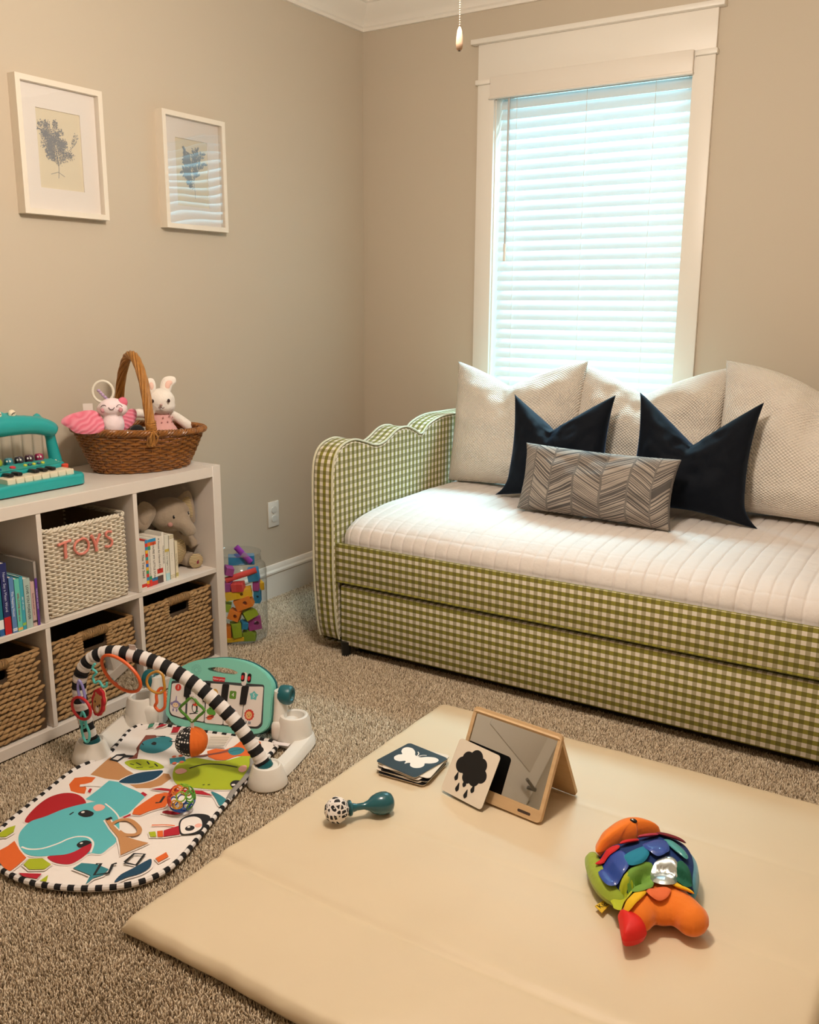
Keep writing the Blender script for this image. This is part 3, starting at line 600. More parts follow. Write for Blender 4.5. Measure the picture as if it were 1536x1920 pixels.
# ------------------------------------------------------------------ mattress in its white quilt
q = NT('white_quilt', .85); u, v = q.uv()
ln = lambda s_, p, w_: q.math('LESS_THAN', q.math('ABSOLUTE', q.math('SUBTRACT', q.math('FRACT', q.math('DIVIDE', s_, p)), .5)), w_)
nz = q.noise(18)
q.b.inputs['Base Color'].default_value = lin('#d9d1cc'); q.b.inputs['Sheen Weight'].default_value = .15
wr = q.noise(42, detail=5)
hh = q.math('MULTIPLY_ADD', wr, .55, q.math('MULTIPLY', nz, .9))
q.bump(hh, .55, .006)
def quilt():
    # cross-section over y, z wrapped; then quilted channels every 46 mm along x
    sec = [(-1.096, .40), (-1.098, .435), (-1.090, .462), (-1.072, .482), (-1.040, .500), (-1.0, .512), (-.9, .522), (-.8, .529), (-.633, .532), (-.47, .533), (-.319, .531), (-.21, .530)]
    sec = spl([(a, c, 0) for a, c in sec], 12); acc = [0]
    for i in range(1, len(sec)): acc.append(acc[-1]+(sec[i]-sec[i-1]).length)
    x0, x1 = .682, BEND-.004; nx = 760; b = MB(); vs = []
    for i in range(nx+1):
        x = x0+(x1-x0)*i/nx; c = math.cos(PI*x/.046)
        dx = .0055*(1-math.exp(-abs(c)*4.5))
        ex = min(x-x0, x1-x); e = max(0, 1-ex/.05)
        for j, p in enumerate(sec):
            s_ = acc[j]; dy = .0018*(1-math.exp(-abs(math.cos(PI*s_/.060))*4))
            n = noise.noise((x*4, s_*5, 1))*.005+noise.noise((x*13, s_*9, 4))*.0022+noise.noise((x*3, s_*22, 9))*.0012
            # short puckers radiating from the front edge
            pk = max(0, 1-abs(s_-.11)/.14); n += pk*.0045*noise.noise((x*21, s_*3, 2))
            ny, nz_ = (-1, .0) if j < 6 else (-.25, .95)
            h = dx+dy+n-e*e*.016
            t = (sec[min(j+1, len(sec)-1)]-sec[max(j-1, 0)]).normalized()
            vs.append((x-.675, p.x-BY-t.y*h, p.y+t.x*h))
    m = len(sec); fs = [(i*m+j, (i+1)*m+j, (i+1)*m+j+1, i*m+j+1) for i in range(nx) for j in range(m-1)]
    b.add(vs, fs, 0, [((x0+(x1-x0)*f[0]/m/nx, acc[f[0] % m]),)*4 for f in fs])
    # closed underneath and at the ends
    y0, y1 = sec[0].x-BY, sec[-1].x-BY
    b.add([(x0-.675, y0, .40), (x1-.675, y0, .40), (x1-.675, y1, .40), (x0-.675, y1, .40), (x0-.675, y1, .52), (x1-.675, y1, .52)], [(0, 3, 2, 1), (2, 3, 4, 5)])
    return b.build('quilted_mattress', q.m, None, angle=60, loc=(.675, -1.111, 0))
tag(quilt(), 'daybed mattress wrapped in a white channel-stitched quilt', 'mattress')

# ------------------------------------------------------------------ pillows
def pillow(name, w_, h_, t_, m, dip=0, dw=.35, cn=.10, seed=0, N=44, wr=1.0, base=.4, skew=0, slump=0, ear=0):
    b = MB(); idx = {}
    sd = seed*7.3
    def P(u, v, s_):
        cu = cn*(1-v*v); cv = cn*(1-u*u)
        x = w_/2*u*(1-cu); vv = v*(1-cv*(1 if v > 0 else base))
        z = h_/2*(vv+1)
        top = max(0, (v+1)/2); d = dip*max(0, 1-abs(u-skew)/(1+abs(skew)))**dw*top**2.6
        z -= d
        k = max(0, (1-u*u)*(1-v*v)); th = t_/2*k**.42
        # chop crease runs down from the dip
        th *= 1-.42*math.exp(-((u-skew)/.17)**2)*top**1.5*(1 if dip else 0)
        # sag: fuller at the bottom
        th *= 1+.25*(1-v)*.5
        n = (noise.noise((u*2.2+sd, v*2.2, s_*3))*.016+noise.noise((u*5+sd, v*4, 5+s_))*.007+noise.noise((u*11, v*7+sd, 8+s_))*.0028)*wr*min(1, k*3)
        cr = math.exp(-((u-skew)/.42)**2)*top*top
        n += cr*.006*math.sin((abs(u-skew))*30+v*9)*(1 if dip else 0)*min(1, k*4)
        x *= 1+.20*ear*max(0, (-v-.62)/.38)**2*abs(u)**5
        return (x+slump*z, s_*(th+n), max(z, .0)+.002)
    for s_ in (-1, 1):
        vs = []
        for j in range(N+1):
            for i in range(N+1):
                u = math.sin(PI/2*(-1+2*i/N))*.5+(-1+2*i/N)*.5; v = math.sin(PI/2*(-1+2*j/N))*.5+(-1+2*j/N)*.5
                vs.append(P(u, v, s_))
        fs = [(j*(N+1)+i, j*(N+1)+i+1, (j+1)*(N+1)+i+1, (j+1)*(N+1)+i) for j in range(N) for i in range(N)]
        if s_ > 0: fs = [f[::-1] for f in fs]
        uv = [[((k % (N+1))/N*w_, (k//(N+1))/N*h_) for k in f] for f in fs]
        b.add(vs, fs, 0, uv)
    return b.build(name, m, None, angle=75, weld=True)
wf = NT('waffle_cotton', .9); u, v = wf.uv(); wf.b.inputs['Base Color'].default_value = lin('#ddd3c6'); wf.b.inputs['Sheen Weight'].default_value = .2
wv = wf.math('MULTIPLY', wf.math('SINE', wf.math('MULTIPLY', u, 2*PI/.0125)), wf.math('SINE', wf.math('MULTIPLY', v, 2*PI/.0105)))
wf.bump(wf.math('MULTIPLY_ADD', wf.noise(30, 'UV'), .8, wv), .8, .0022)
def place(o, x, y, z, lean, yaw, roll=0):
    o.location = (x, y, z); o.rotation_euler = Euler((-lean, roll, yaw), 'XYZ'); return o
ZB = .546
o = pillow('throw_pillow', .60, .52, .17, wf.m, dip=.095, dw=1.7, cn=.06, seed=1, skew=-.12); place(o, .985, -.350, ZB, .18, -.03, -.03)
tag(o, 'large white waffle-weave pillow at the scalloped arm end of the daybed', 'pillow', 'white waffle pillows along the back')
o = pillow('throw_pillow', .62, .52, .17, wf.m, dip=.105, dw=1.6, cn=.06, seed=2, skew=-.05); place(o, 1.515, -.300, ZB, .125, -.02, .0)
tag(o, 'large white waffle-weave pillow in the middle, between the two navy pillows', 'pillow', 'white waffle pillows along the back')
o = pillow('throw_pillow', .64, .54, .19, wf.m, dip=.085, dw=2.6, cn=.06, seed=3, skew=.12); place(o, 2.10, -.350, ZB, .17, -.03, .03)
tag(o, 'large white waffle-weave pillow at the right edge of the photo', 'pillow', 'white waffle pillows along the back')
nv = NT('navy_velvet', .8); nv.b.inputs['Base Color'].default_value = lin('#050a14'); nv.b.inputs['Sheen Weight'].default_value = .32; nv.b.inputs['Sheen Tint'].default_value = (.10, .22, .42, 1); nv.b.inputs['Sheen Roughness'].default_value = .35; nv.b.inputs['Specular IOR Level'].default_value = .2
nv.bump(nv.noise(25), .3, .004)
o = pillow('throw_pillow', .41, .42, .15, nv.m, dip=.125, dw=1.25, cn=.11, seed=4, base=1.3, skew=-.12, ear=1); place(o, 1.255, -.520, ZB-.004, .17, .02, .0)
tag(o, 'navy velvet pillow with a chopped dip, left of the two', 'pillow', 'navy velvet pillows')
o = pillow('throw_pillow', .44, .43, .15, nv.m, dip=.15, dw=1.2, cn=.11, seed=5, base=1.3, ear=1); place(o, 1.755, -.512, ZB-.004, .17, -.03, .02)
tag(o, 'navy velvet pillow with a chopped dip, right of the two and nearer the frame edge', 'pillow', 'navy velvet pillows')
# chevron lumbar pillow
lb = NT('chevron_linen', .9); u, v = lb.uv(); P_ = .083
k = lb.math('ABSOLUTE', lb.math('SUBTRACT', lb.math('FRACT', lb.math('DIVIDE', u, P_*2)), .5))
sl = lb.math('ADD', v, lb.math('MULTIPLY', k, .085))
tc = lb.n('ShaderNodeCombineXYZ'); lb.l(lb.math('FLOOR', lb.math('DIVIDE', u, P_)), tc.inputs[1]); lb.l(sl, tc.inputs[0])
nn = lb.n('ShaderNodeTexNoise'); nn.inputs['Scale'].default_value = 260; nn.inputs['Detail'].default_value = 2
mpv = lb.n('ShaderNodeMapping'); mpv.inputs['Scale'].default_value = (1, .013, 1); lb.l(tc.outputs[0], mpv.inputs[0]); lb.l(mpv.outputs[0], nn.inputs['Vector'])
stv = lb.math('GREATER_THAN', nn.outputs['Fac'], .5)
seam = lb.math('LESS_THAN', lb.math('ABSOLUTE', lb.math('SUBTRACT', lb.math('FRACT', lb.math('DIVIDE', u, P_)), .5)), .46)
c = lb.mix(seam, lin('#6f6863'), lb.mix(stv, lin('#524d4a'), lin('#a0958a')))
lb.col(c); lb.bump(lb.math('MULTIPLY_ADD', stv, .5, lb.noise(40, 'UV')), .35, .002)
o = pillow('lumbar_pillow', .585, .245, .135, lb.m, dip=.0, cn=.055, seed=6, base=.8); place(o, 1.485, -.708, ZB-.006, .22, -.03, .012)
tag(o, 'grey and beige chevron lumbar pillow leaning on the navy pillows', 'pillow')
# ------------------------------------------------------------------ cube shelf
shw = mat('shelf_white', '#dcd3cb', .38)
KX, KY, KH, KT, KC, KD = .3926, -1.4205, .733, .038, .3362, .016
NC = 4; KY0 = KY-2*KT-NC*KC-(NC-1)*KD; MS = .350
sh = thing('cube_shelf', 'white eight-cube shelf unit standing against the left wall', 'shelf unit', (.006, KY, 0))
def sbox(name, x0, x1, y0, y1, z0, z1, p=sh, m=shw):
    b = MB(); b.box(x0-.006, x1-.006, y0-KY, y1-KY, z0, z1, r=.0012, seg=1); return b.build(name, m, p)
sbox('side_panel', .006, KX, KY-KT, KY, 0, KH); sbox('side_panel', .006, KX, KY0, KY0+KT, 0, KH)
sbox('top_board', .006, KX, KY0+KT+.0004, KY-KT-.0004, KH-KT, KH-.0006); sbox('base_board', .006, KX, KY0+KT+.0004, KY-KT-.0004, .002, .036)
sbox('middle_shelf', .008, KX-.001, KY0+KT+.0004, KY-KT-.0004, MS, MS+KD)
cells = []
for i in range(NC):
    y1 = KY-KT-i*(KC+KD); cells.append((y1-KC, y1))
    if i < NC-1:
        for z0, z1 in ((.036, MS), (MS+KD, KH-KT)): sbox('divider', .010, KX-.0015, y1-KC-KD, y1-KC, z0+.0004, z1-.0004)
SZ = MS+KD+.0006; BZ = .0366

# ------------------------------------------------------------------ water-hyacinth baskets
hyc = NT('water_hyacinth', .7); oi = hyc.n('ShaderNodeTexCoord'); nz = hyc.noise(60, detail=2); n2 = hyc.noise(9, detail=2)
hyc.col(hyc.mix(nz, hyc.mix(n2, lin('#6b4d2e'), lin('#8a6840')), hyc.mix(n2, lin('#b08a58'), lin('#c4a273')))); hyc.bump(hyc.noise(260), .4, .001)
hyl = mat('basket_lining_shade', '#4a3826', .9); hyw = mat('handle_wrap', '#8a6a42', .7, bump=(200, .5, .002), var=(80, .25))  # lining colour darkened to carry the shade inside the baskets
def hyacinth(label, ci, h, front, dy0=.004, dy1=.005):
    y0, y1 = cells[ci][0]+dy0, cells[ci][1]-dy1; W = y1-y0; D = front-.045; yc = (y0+y1)/2
    t = thing('storage_basket', label, 'basket', (0.045, yc, BZ), group='woven water-hyacinth baskets in the bottom cubes')
    r = random.Random(ci+3); w2 = W/2; hz0, hz1, hw = h-.058, h-.021, .044
    b = MB(); th = .010; s_ = .006
    b.M = frame((D-s_, 0, 0), (0, 1, 0), (0, 0, 1), (1, 0, 0)); b.prism([(-w2+s_, .002), (w2-s_, .002), (w2-s_, h-.004), (-w2+s_, h-.004)], -th, 0, hole=rrect(-hw, hw, hz0, hz1, .008))
    b.M = Matrix.Identity(4); b.box(0, D-s_-th, -w2+s_, -w2+s_+th, .002, h-.004); b.box(0, D-s_-th, w2-s_-th, w2-s_, .002, h-.004); b.box(0, th, -w2+s_+th, w2-s_-th, .002, h-.004); b.box(th, D-s_-th, -w2+s_+th, w2-s_-th, .002, .012)
    b.build('lining', hyl, t)
    b = MB(); ph = .0152; pw = .0245; rows = int((h-.006)/ph)
    def seed(o, ax, n, tilt, k=1.0):
        up = Vector((0, 0, 1)); a = Vector(ax)*math.cos(tilt)+up*math.sin(tilt); c_ = -Vector(ax)*math.sin(tilt)+up*math.cos(tilt)
        b.M = frame(o, a, c_, n); b.ell((0, 0, 0), (.0168*k*r.uniform(.9, 1.1), .0071*r.uniform(.85, 1.1), .0070), 8, 6)
    for j in range(rows):
        z = .0125+j*ph; off = (j % 2)*pw*.5+r.uniform(-.003, .003)
        y = -w2+.019+off
        while y < w2-.016:
            inside = abs(y) < hw+.012 and hz0-.009 < z < h
            if not inside: seed((D-.006+.0015*math.sin(y*40+j), y, z+r.uniform(-.0015, .0015)), (0, 1, 0), (1, 0, 0), .28+r.uniform(-.08, .08))
            y += pw
        for sgn in (-1, 1):
            x = .01+off
            while x < D-.024:
                seed((x, sgn*(w2-.0062), z), (sgn*-1, 0, 0), (0, sgn, 0), .28); x += pw
    # packed seeds at the handle sides
    for sgn in (-1, 1):
        for z in np.arange(hz0-.002, h-.004, .009): seed((D-.005, sgn*(hw+.013), z), (0, 1, 0), (1, 0, 0), r.uniform(-.1, .3), .85)
    b.M = Matrix.Identity(4)
    rim = [(D-.011, y, h-.004) for y in np.linspace(-w2+.008, w2-.008, 30)]
    b.tube(rim, [.0055+.0012*math.sin(i*2.1) for i in range(30)], 7)
    for sgn in (-1, 1): b.tube([(x, sgn*(w2-.011), h-.004) for x in np.linspace(.008, D-.01, 20)], .0058, 7)
    b.tube([(.008, y, h-.004) for y in np.linspace(-w2+.01, w2-.01, 12)], .0058, 7)
    b.build('woven_wall', hyc.m, t)
    b = MB()
    for k in range(15):
        y = -hw-.002+(2*hw+.004)*k/14; zc = h-.012
        b.tube([(D-.011+.0115*math.cos(a), y+.002*math.sin(a*2+k), zc+.0125*math.sin(a)) for a in np.linspace(0, 2*PI, 13)[:-1]], .0038, 5, closed=True)
    b.build('handle_grip', hyw, t)
hyacinth('brown woven water-hyacinth basket in the bottom cube at the window end', 0, .268, .379)
hyacinth('brown woven water-hyacinth basket in the bottom cube behind the striped arch', 1, .254, .377)
hyacinth('brown woven water-hyacinth basket in the bottom cube below the picture books', 2, .254, .379)

# ------------------------------------------------------------------ white TOYS basket
rope = mat('white_cord', '#d9cfbd', .7, bump=(400, .5, .001), var=(70, .14)); coral = mat('coral_yarn', '#d98476', .8, bump=(500, .6, .001))
y0, y1 = -2.142, -1.828; W = y1-y0; D = .385-.07; t = thing('toys_basket', 'white woven cord basket lettered TOYS in coral yarn', 'basket', (.07, (y0+y1)/2, SZ))
TH = .272
def perim(n, inset, rr=.03):
    p = [(x, y) for x, y in rrect(inset, D-inset, -W/2+inset, W/2-inset, max(.004, rr-inset), 6)]
    P = [Vector((a, c, 0)) for a, c in p]; L = [0]
    for i in range(len(P)): L.append(L[-1]+(P[(i+1) % len(P)]-P[i]).length)
    out = []
    for k in range(n):
        s_ = L[-1]*k/n; i = max(j for j in range(len(P)) if L[j] <= s_); a, c = P[i], P[(i+1) % len(P)]; q = a.lerp(c, (s_-L[i])/max(1e-9, L[i+1]-L[i])); tt = (c-a).normalized(); out.append((q, Vector((tt.y, -tt.x, 0))))
    return out
NS = 66; b = MB(); rows = 38; pr = perim(NS*3, .006)
for j in range(rows):
    z = .006+(TH-.016)*j/(rows-1); pin = .004 if j < 2 else 0
    b.tube([q+n*(.0034*math.sin(PI*k/3+PI*j)-pin*(3-j)/3)+Vector((0, 0, z+.0008*noise.noise((k*.3, j, 2)))) for k, (q, n) in enumerate(pr)], .0036, 5, closed=True)
b.build('woven_wall', rope, t)
b = MB()
for off in (0, 2*PI/3, 4*PI/3):
    b.tube([q+n*.0045*math.cos(k*.9+off)+Vector((0, 0, TH-.005+.0045*math.sin(k*.9+off))) for k, (q, n) in enumerate(pr)], .0038, 5, closed=True)
b.build('braided_rim', rope, t)
b = MB(); b.box(.012, D-.012, -W/2+.012, W/2-.012, .001, .006)
for a in ((.011, .014, -W/2+.014, W/2-.014), (D-.014, D-.011, -W/2+.014, W/2-.014), (.014, D-.014, -W/2+.011, -W/2+.014), (.014, D-.014, W/2-.014, W/2-.011)): b.box(*a, .006, TH-.012)
b.build('backing', mat('cord_backing', '#8a7357', .9), t)
b = MB()
def yarn(pts, r=.0042, k=4):
    P = spl([(D+.0045, y-(y0+y1)/2, z-SZ) for y, z in pts], k); b.tube(P, [r*(1+.16*math.sin(i*1.9)) for i in range(len(P))], 7)
yarn([(-2.097, .589), (-2.074, .592), (-2.052, .594)]); yarn([(-2.073, .592), (-2.074, .568), (-2.074, .544)]); yarn([(-2.070, .588), (-2.071, .565), (-2.0705, .546)], .003)
yarn([(-2.008, .592), (-2.034, .584), (-2.041, .566), (-2.030, .549), (-2.008, .545), (-1.992, .556), (-1.990, .574), (-2.000, .588), (-2.012, .591)], .0038, 5)
yarn([(-1.978, .594), (-1.966, .568), (-1.962, .542)], .005); yarn([(-1.945, .593), (-1.955, .576), (-1.962, .560)]);
yarn([(-1.902, .590), (-1.918, .593), (-1.924, .583), (-1.914, .573), (-1.902, .562), (-1.905, .549), (-1.918, .545), (-1.928, .549)], .0038, 5)
b.build('yarn_lettering', coral, t)

# ------------------------------------------------------------------ books
pagem = mat('book_pages', '#e4dccd', .9)
def book(label, yl, yr, xf, h, cover, bands=(), title=None, tcol='#222222', tsize=.010, tz=.5, depth=None, group=None, lean=0, hard=True):
    d = depth or h*.9; w = yr-yl-.0008; t = thing('book', label, 'book', (xf, (yl+yr)/2, SZ), rot=(lean, 0, 0), group=group)
    cm = mat('cover_'+cover.strip('#'), cover, .45); ms = [cm]; b = MB(); c = .0016
    b.box(-d, -.0006, -w/2, -w/2+c, 0, h); b.box(-d, -.0006, w/2-c, w/2, 0, h); b.box(-.0022, 0, -w/2, w/2, 0, h)
    for k, (z0, z1, hc) in enumerate(bands):
        ms.append(mat('cover_'+hc.strip('#'), hc, .45)); b.M = FRONT_X((0, 0, 0)); b.flat([(-w/2, z0*h), (w/2, z0*h), (w/2, z1*h), (-w/2, z1*h)], .0002+.00005*k, k+1); b.M = Matrix.Identity(4)
    b.build('cover', ms, t)
    b = MB(); b.box(-d+.003, -.0024, -w/2+c+.0001, w/2-c-.0001, .002, h-.0025); b.build('pages', pagem, t)
    if title:
        M = frame((.0005, 0, h*tz), (0, 0, -1), (0, 1, 0), (1, 0, 0)); text('spine_title', title, min(tsize, w*.62), mat('letter_'+tcol.strip('#'), tcol, .6), t, M, .0001)
    return t
GL = 'picture books in the upper left cube'; GR = 'board books beside the plush elephant'
book('dark teal picture book at the photo\'s left edge in the upper cube', -2.326, -2.3015, .380, .200, '#0f6d7c', group=GL, depth=.2)
book('thin teal picture book with a white and blue foot beside the navy book', -2.3010, -2.2865, .381, .195, '#17768a', [(0, .1, '#2c62a0'), (.1, .24, '#e8ecee')], group=GL, depth=.2)
book('tall navy picture book with a red foot and white script title', -2.2860, -2.2645, .383, .208, '#1d2560', [(0, .245, '#bb2026')], 'Never Say a Mean Word', '#c9d0ea', .0115, .60, depth=.2, group=GL)
book('blue picture book titled The Napping House on its spine', -2.2640, -2.2485, .386, .163, '#5a83b8', [(.03, .05, '#dfe8f2'), (.06, .08, '#dfe8f2')], 'The Napping House', '#f2f5f8', .0125, .52, depth=.2, group=GL)
book('aqua picture book titled Welcome little one with red letters', -2.2480, -2.2317, .387, .155, '#62c3b4', [(.02, .07, '#e7b25a')], 'WELCOME little one', '#a32a35', .0105, .46, depth=.19, group=GL)
book('narrow teal-blue picture book between the aqua and grey-green spines', -2.2312, -2.2195, .386, .158, '#3a9fb5', [(.08, .13, '#8fb84a')], 'ABC OF YOU', '#e8f2f2', .008, .5, depth=.19, group=GL)
book('grey-green picture book titled Love You Forever on its spine', -2.2190, -2.1975, .386, .148, '#a9bdb8', [], 'LOVE YOU FOREVER', '#27363a', .0112, .52, depth=.19, group=GL)
book('short dusty-pink picture book beside the grey-green one', -2.1970, -2.1835, .385, .134, '#c8a9a6', [(.08, .13, '#4a3a3a')], 'Guess how much I care', '#6a3a4a', .007, .5, depth=.19, group=GL)
book('tall thin grey picture book with a purple lower spine against the divider', -2.1830, -2.1745, .387, .192, '#a29a94', [(0, .74, '#5b3192')], 'THE PRINCESS AND THE PEA', '#e3d8f0', .0065, .42, depth=.26, group=GL)
stripe = ['#d8342c', '#e9b52c', '#2f8fc4', '#d8342c', '#3aa06a', '#e9b52c', '#2f6fc4', '#e87a2c', '#2fa0a0', '#d8342c', '#e9b52c', '#2f8fc4', '#d8342c', '#2f8fc4']
book('speckled white board book titled The Tiny Seed, first at the divider', -1.7785, -1.7555, .369, .158, '#ded6ca', [(.03, .10, '#c5342c')], 'The Tiny Seed', '#1c1a19', .0145, .48, depth=.15, group=GR)
book('board book with rainbow-block spine beside the Tiny Seed', -1.7550, -1.7440, .368, .161, '#d8342c', [(i/14, (i+1)/14, c_) for i, c_ in enumerate(stripe)], depth=.15, group=GR)
book('white-spined little baby board book with rainbow ends', -1.7435, -1.7320, .368, .160, '#e6e0d6', [(0, .14, '#d8342c'), (.14, .22, '#3aa06a'), (.78, .86, '#3aa06a'), (.86, .94, '#e87a2c'), (.94, 1, '#2f8fc4')], 'HOW DO YOU DO LITTLE BABY', '#6a6a6a', .0075, .5, depth=.15, group=GR)
book('board book titled You\'re my little star with blue and red ends', -1.7315, -1.7060, .366, .160, '#e8e2d8', [(0, .09, '#c23a36'), (.09, .16, '#2f7fb4'), (.86, .93, '#d8552c'), (.93, 1, '#2f8fc4')], 'YOU\'RE MY LITTLE STAR', '#3a3a3a', .0115, .52, depth=.15, group=GR)
book('white board book titled A House for Hermit Crab with dark photo foot', -1.7055, -1.6785, .363, .160, '#e6dfd4', [(0, .16, '#55433f'), (.21, .31, '#c5342c')], 'A House for Hermit Crab', '#2a2a2a', .0105, .62, depth=.15, group=GR)
book('tall white board book with bold black title beside the hermit crab book', -1.6780, -1.6668, .362, .170, '#e9e4da', [], 'There Was an Old Lady', '#151515', .0105, .55, depth=.16, group=GR)
book('pale-blue footed white board book in the middle of the right row', -1.6663, -1.6475, .362, .158, '#e0ddd0', [(0, .16, '#a9d4dc'), (.63, .69, '#c9b45a')], 'On the Night You', '#8a8f8a', .009, .42, depth=.15, group=GR)
book('white board book with dotted spine and gold-striped ends', -1.6470, -1.6250, .363, .154, '#e8e2d4', [(.02, .03, '#a08a3a'), (.05, .06, '#a08a3a'), (.08, .09, '#a08a3a'), (.92, .93, '#a08a3a'), (.95, .96, '#a08a3a'), (.98, .99, '#a08a3a')], ': . : . :', '#4a4a4a', .012, .5, depth=.15, group=GR)
book('shortest cream board book at the elephant\'s side', -1.6245, -1.6120, .365, .128, '#dfd4b8', [(.04, .14, '#b9ae6a')], 'Love You Too', '#7a6a4a', .008, .5, depth=.12, group=GR)
o = MB(); o.box(-.004, .004, -.011, .011, 0, .318, r=.003); o = o.build('upright_strip', mat('strip_pale_blue', '#a9c9d2', .6)); o.location = (.03, -1.783, SZ); tag(o, 'pale blue strip standing upright behind the plush elephant', 'strip')  # slim pale blue box standing at the back of the cube

# ------------------------------------------------------------------ plush elephant
el = mat('elephant_plush', '#9c8c7a', .95, bump=(130, .6, .003), sheen=.4, var=(30, .08)); cord_ = NT('elephant_corduroy', .95)
tc = cord_.n('ShaderNodeTexCoord'); sp = cord_.n('ShaderNodeSeparateXYZ'); cord_.l(tc.outputs['Object'], sp.inputs[0])
wv = cord_.math('SINE', cord_.math('MULTIPLY', sp.outputs[2], 2*PI/.0055)); cord_.col(cord_.mix(cord_.math('MULTIPLY_ADD', wv, .5, .5), lin('#a08c68'), lin('#c9b690'))); cord_.bump(wv, .6, .0015)
blk = mat('eye_black', '#0d0b0c', .15); wht = mat('glint_white', '#f4f2ee', .4)
t = thing('plush_elephant', 'grey-brown plush elephant with floppy ears sitting in the upper cube', 'stuffed animal', (.25, -1.535, SZ))
O_ = Vector((.25, -1.535, SZ)); L_ = lambda x, y, z: (x-O_.x, y-O_.y, z-O_.z)
blob('body', el, t, [(L_(.245, -1.542, .441), (.058, .058, .068)), (L_(.27, -1.552, .565), (.060, .080, .058)), (L_(.26, -1.550, .60), (.045, .055, .022)), (L_(.24, -1.545, .50), (.04, .045, .04)),
    ('cap', [L_(.31, -1.548, .548), L_(.332, -1.542, .532), L_(.346, -1.536, .512), L_(.348, -1.533, .500)], (.032, .028, .025, .022)), (L_(.315, -1.548, .545), (.03, .042, .034)),
    ('cap', [L_(.265, -1.50, .485), L_(.285, -1.480, .462), L_(.305, -1.474, .435)], (.017, .021, .017)), ('cap', [L_(.25, -1.585, .485), L_(.265, -1.60, .455)], (.017, .019)),
    ('cap', [L_(.25, -1.50, .396), L_(.285, -1.497, .394), L_(.31, -1.497, .394)], (.026, .026, .026)), ('cap', [L_(.22, -1.568, .396), L_(.25, -1.570, .394)], (.024, .022))], .005, 6)
b = MB(); b.ell(L_(.262, -1.542, .432), (.0475, .050, .058), 24, 16); b.build('belly', cord_.m, t)
def ear(pts, nrm, name, m, h, off=0):
    c_ = sum((Vector(p) for p in pts), Vector())/len(pts); x_ = (Vector(pts[0])-c_).normalized(); n_ = Vector(nrm).normalized(); x_ = (x_-n_*x_.dot(n_)).normalized(); y_ = n_.cross(x_)
    P = spl([((Vector(p)-c_).dot(x_), (Vector(p)-c_).dot(y_), 0) for p in pts], 5, True); b = MB(); b.M = frame(c_+n_*off, x_, y_, n_); b.puff([(p.x, p.y) for p in P], h, c=(0, 0)); return b.build(name, m, t, angle=80)
eL = [L_(.285, -1.630, .592), L_(.28, -1.650, .622), L_(.278, -1.677, .632), L_(.28, -1.700, .612), L_(.282, -1.712, .575), L_(.285, -1.702, .546), L_(.288, -1.678, .537), L_(.29, -1.655, .556)]
eR = [L_(.275, -1.535, .604), L_(.275, -1.515, .620), L_(.28, -1.492, .637), L_(.29, -1.480, .640), L_(.30, -1.473, .62), L_(.315, -1.473, .565), L_(.318, -1.476, .530), L_(.308, -1.487, .524), L_(.296, -1.498, .545), L_(.285, -1.510, .575)]
ear(eL, (.9, -.25, .15), 'ear', el, .012); ear([tuple(Vector(p)*.72+(sum((Vector(q) for q in eL), Vector())/len(eL))*.28) for p in eL], (.9, -.25, .15), 'ear_lining', el, .011, .006)
ear(eR, (.85, -.55, 0), 'ear', el, .011); ear([tuple(Vector(p)*.7+(sum((Vector(q) for q in eR), Vector())/len(eR))*.3) for p in eR], (.85, -.55, 0), 'ear_lining', cord_.m, .010, .006)
b = MB(); b.M = Matrix.Translation(L_(.334, -1.500, .394)) @ Matrix.Rotation(PI/2, 4, 'Y') @ Matrix.Rotation(.35, 4, 'X'); b.lathe([(.025, -.004), (.0265, .002), (.022, .006), (0, .007)], 24); b.build('foot_pad', cord_.m, t)
b = MB(); b.M = Matrix.Translation(L_(.342, -1.497, .391)) @ Matrix.Rotation(PI/2, 4, 'Y'); b.flat(circ((0, 0), .006, 16, .009, .5), .001); b.build('foot_emblem', mat('maroon_stitch', '#7d1f38', .7), t)
for y, x in ((-1.583, .324), (-1.514, .322)):
    b = MB(); b.ell(L_(x, y, .567), (.004, .0042, .0065), 10, 8); e = b.build('eye', blk, t); b = MB(); b.ell(L_(x+.0035, y+.001, .570), (.001, .0013, .0015), 6, 4); b.build('eye_glint', wht, e)
b = MB(); b.ell(L_(.315, -1.592, .541), (.008, .011, .009), 12, 8); b.build('cheek', mat('cheek_blush', '#b3837a', .95), t)

# ------------------------------------------------------------------ wicker basket
wk = NT('willow_cane', .42); wk.col(wk.mix(wk.noise(45, detail=4), lin('#4f2b10'), lin('#b07232'))); wk.b.inputs['Coat Weight'].default_value = .25; wk.bump(wk.noise(300), .2, .001)
wk2 = NT('willow_handle', .42); wk2.col(wk2.mix(wk2.noise(60, detail=4), lin('#8a5a24'), lin('#bd8440'))); wk2.bump(wk2.noise(300), .2, .001)
BC = (.215, -1.612, KH); t = thing('wicker_basket', 'brown oval wicker basket with a tall hoop handle on the shelf top', 'basket', BC, -.349)
def rimz(y): return .136-.05*y
def sect(f):   # f 0 base .. 1 rim -> semi axes
    return .108+.042*f**.8, .160+.056*f**.9
NK = 44; b = MB(); rows = 15
for j in range(rows):
    f = j/(rows-1)*.97; a_, c_ = sect(f); P = []
    for k in range(NK*3):
        th = 2*PI*k/(NK*3); y = c_*math.sin(th); x = a_*math.cos(th); z = .005+f*(rimz(y)-.012)
        w_ = .0040*math.sin(PI*k/3+PI*j); P.append((x+w_*math.cos(th), y+w_*math.sin(th), z+.001*noise.noise((k*.2, j*3, 1))))
    b.tube(P, [.0042+.0007*noise.noise((k*.15, j, 7)) for k in range(NK*3)], 5, closed=True)
b.build('woven_side', wk.m, t)
b = MB()
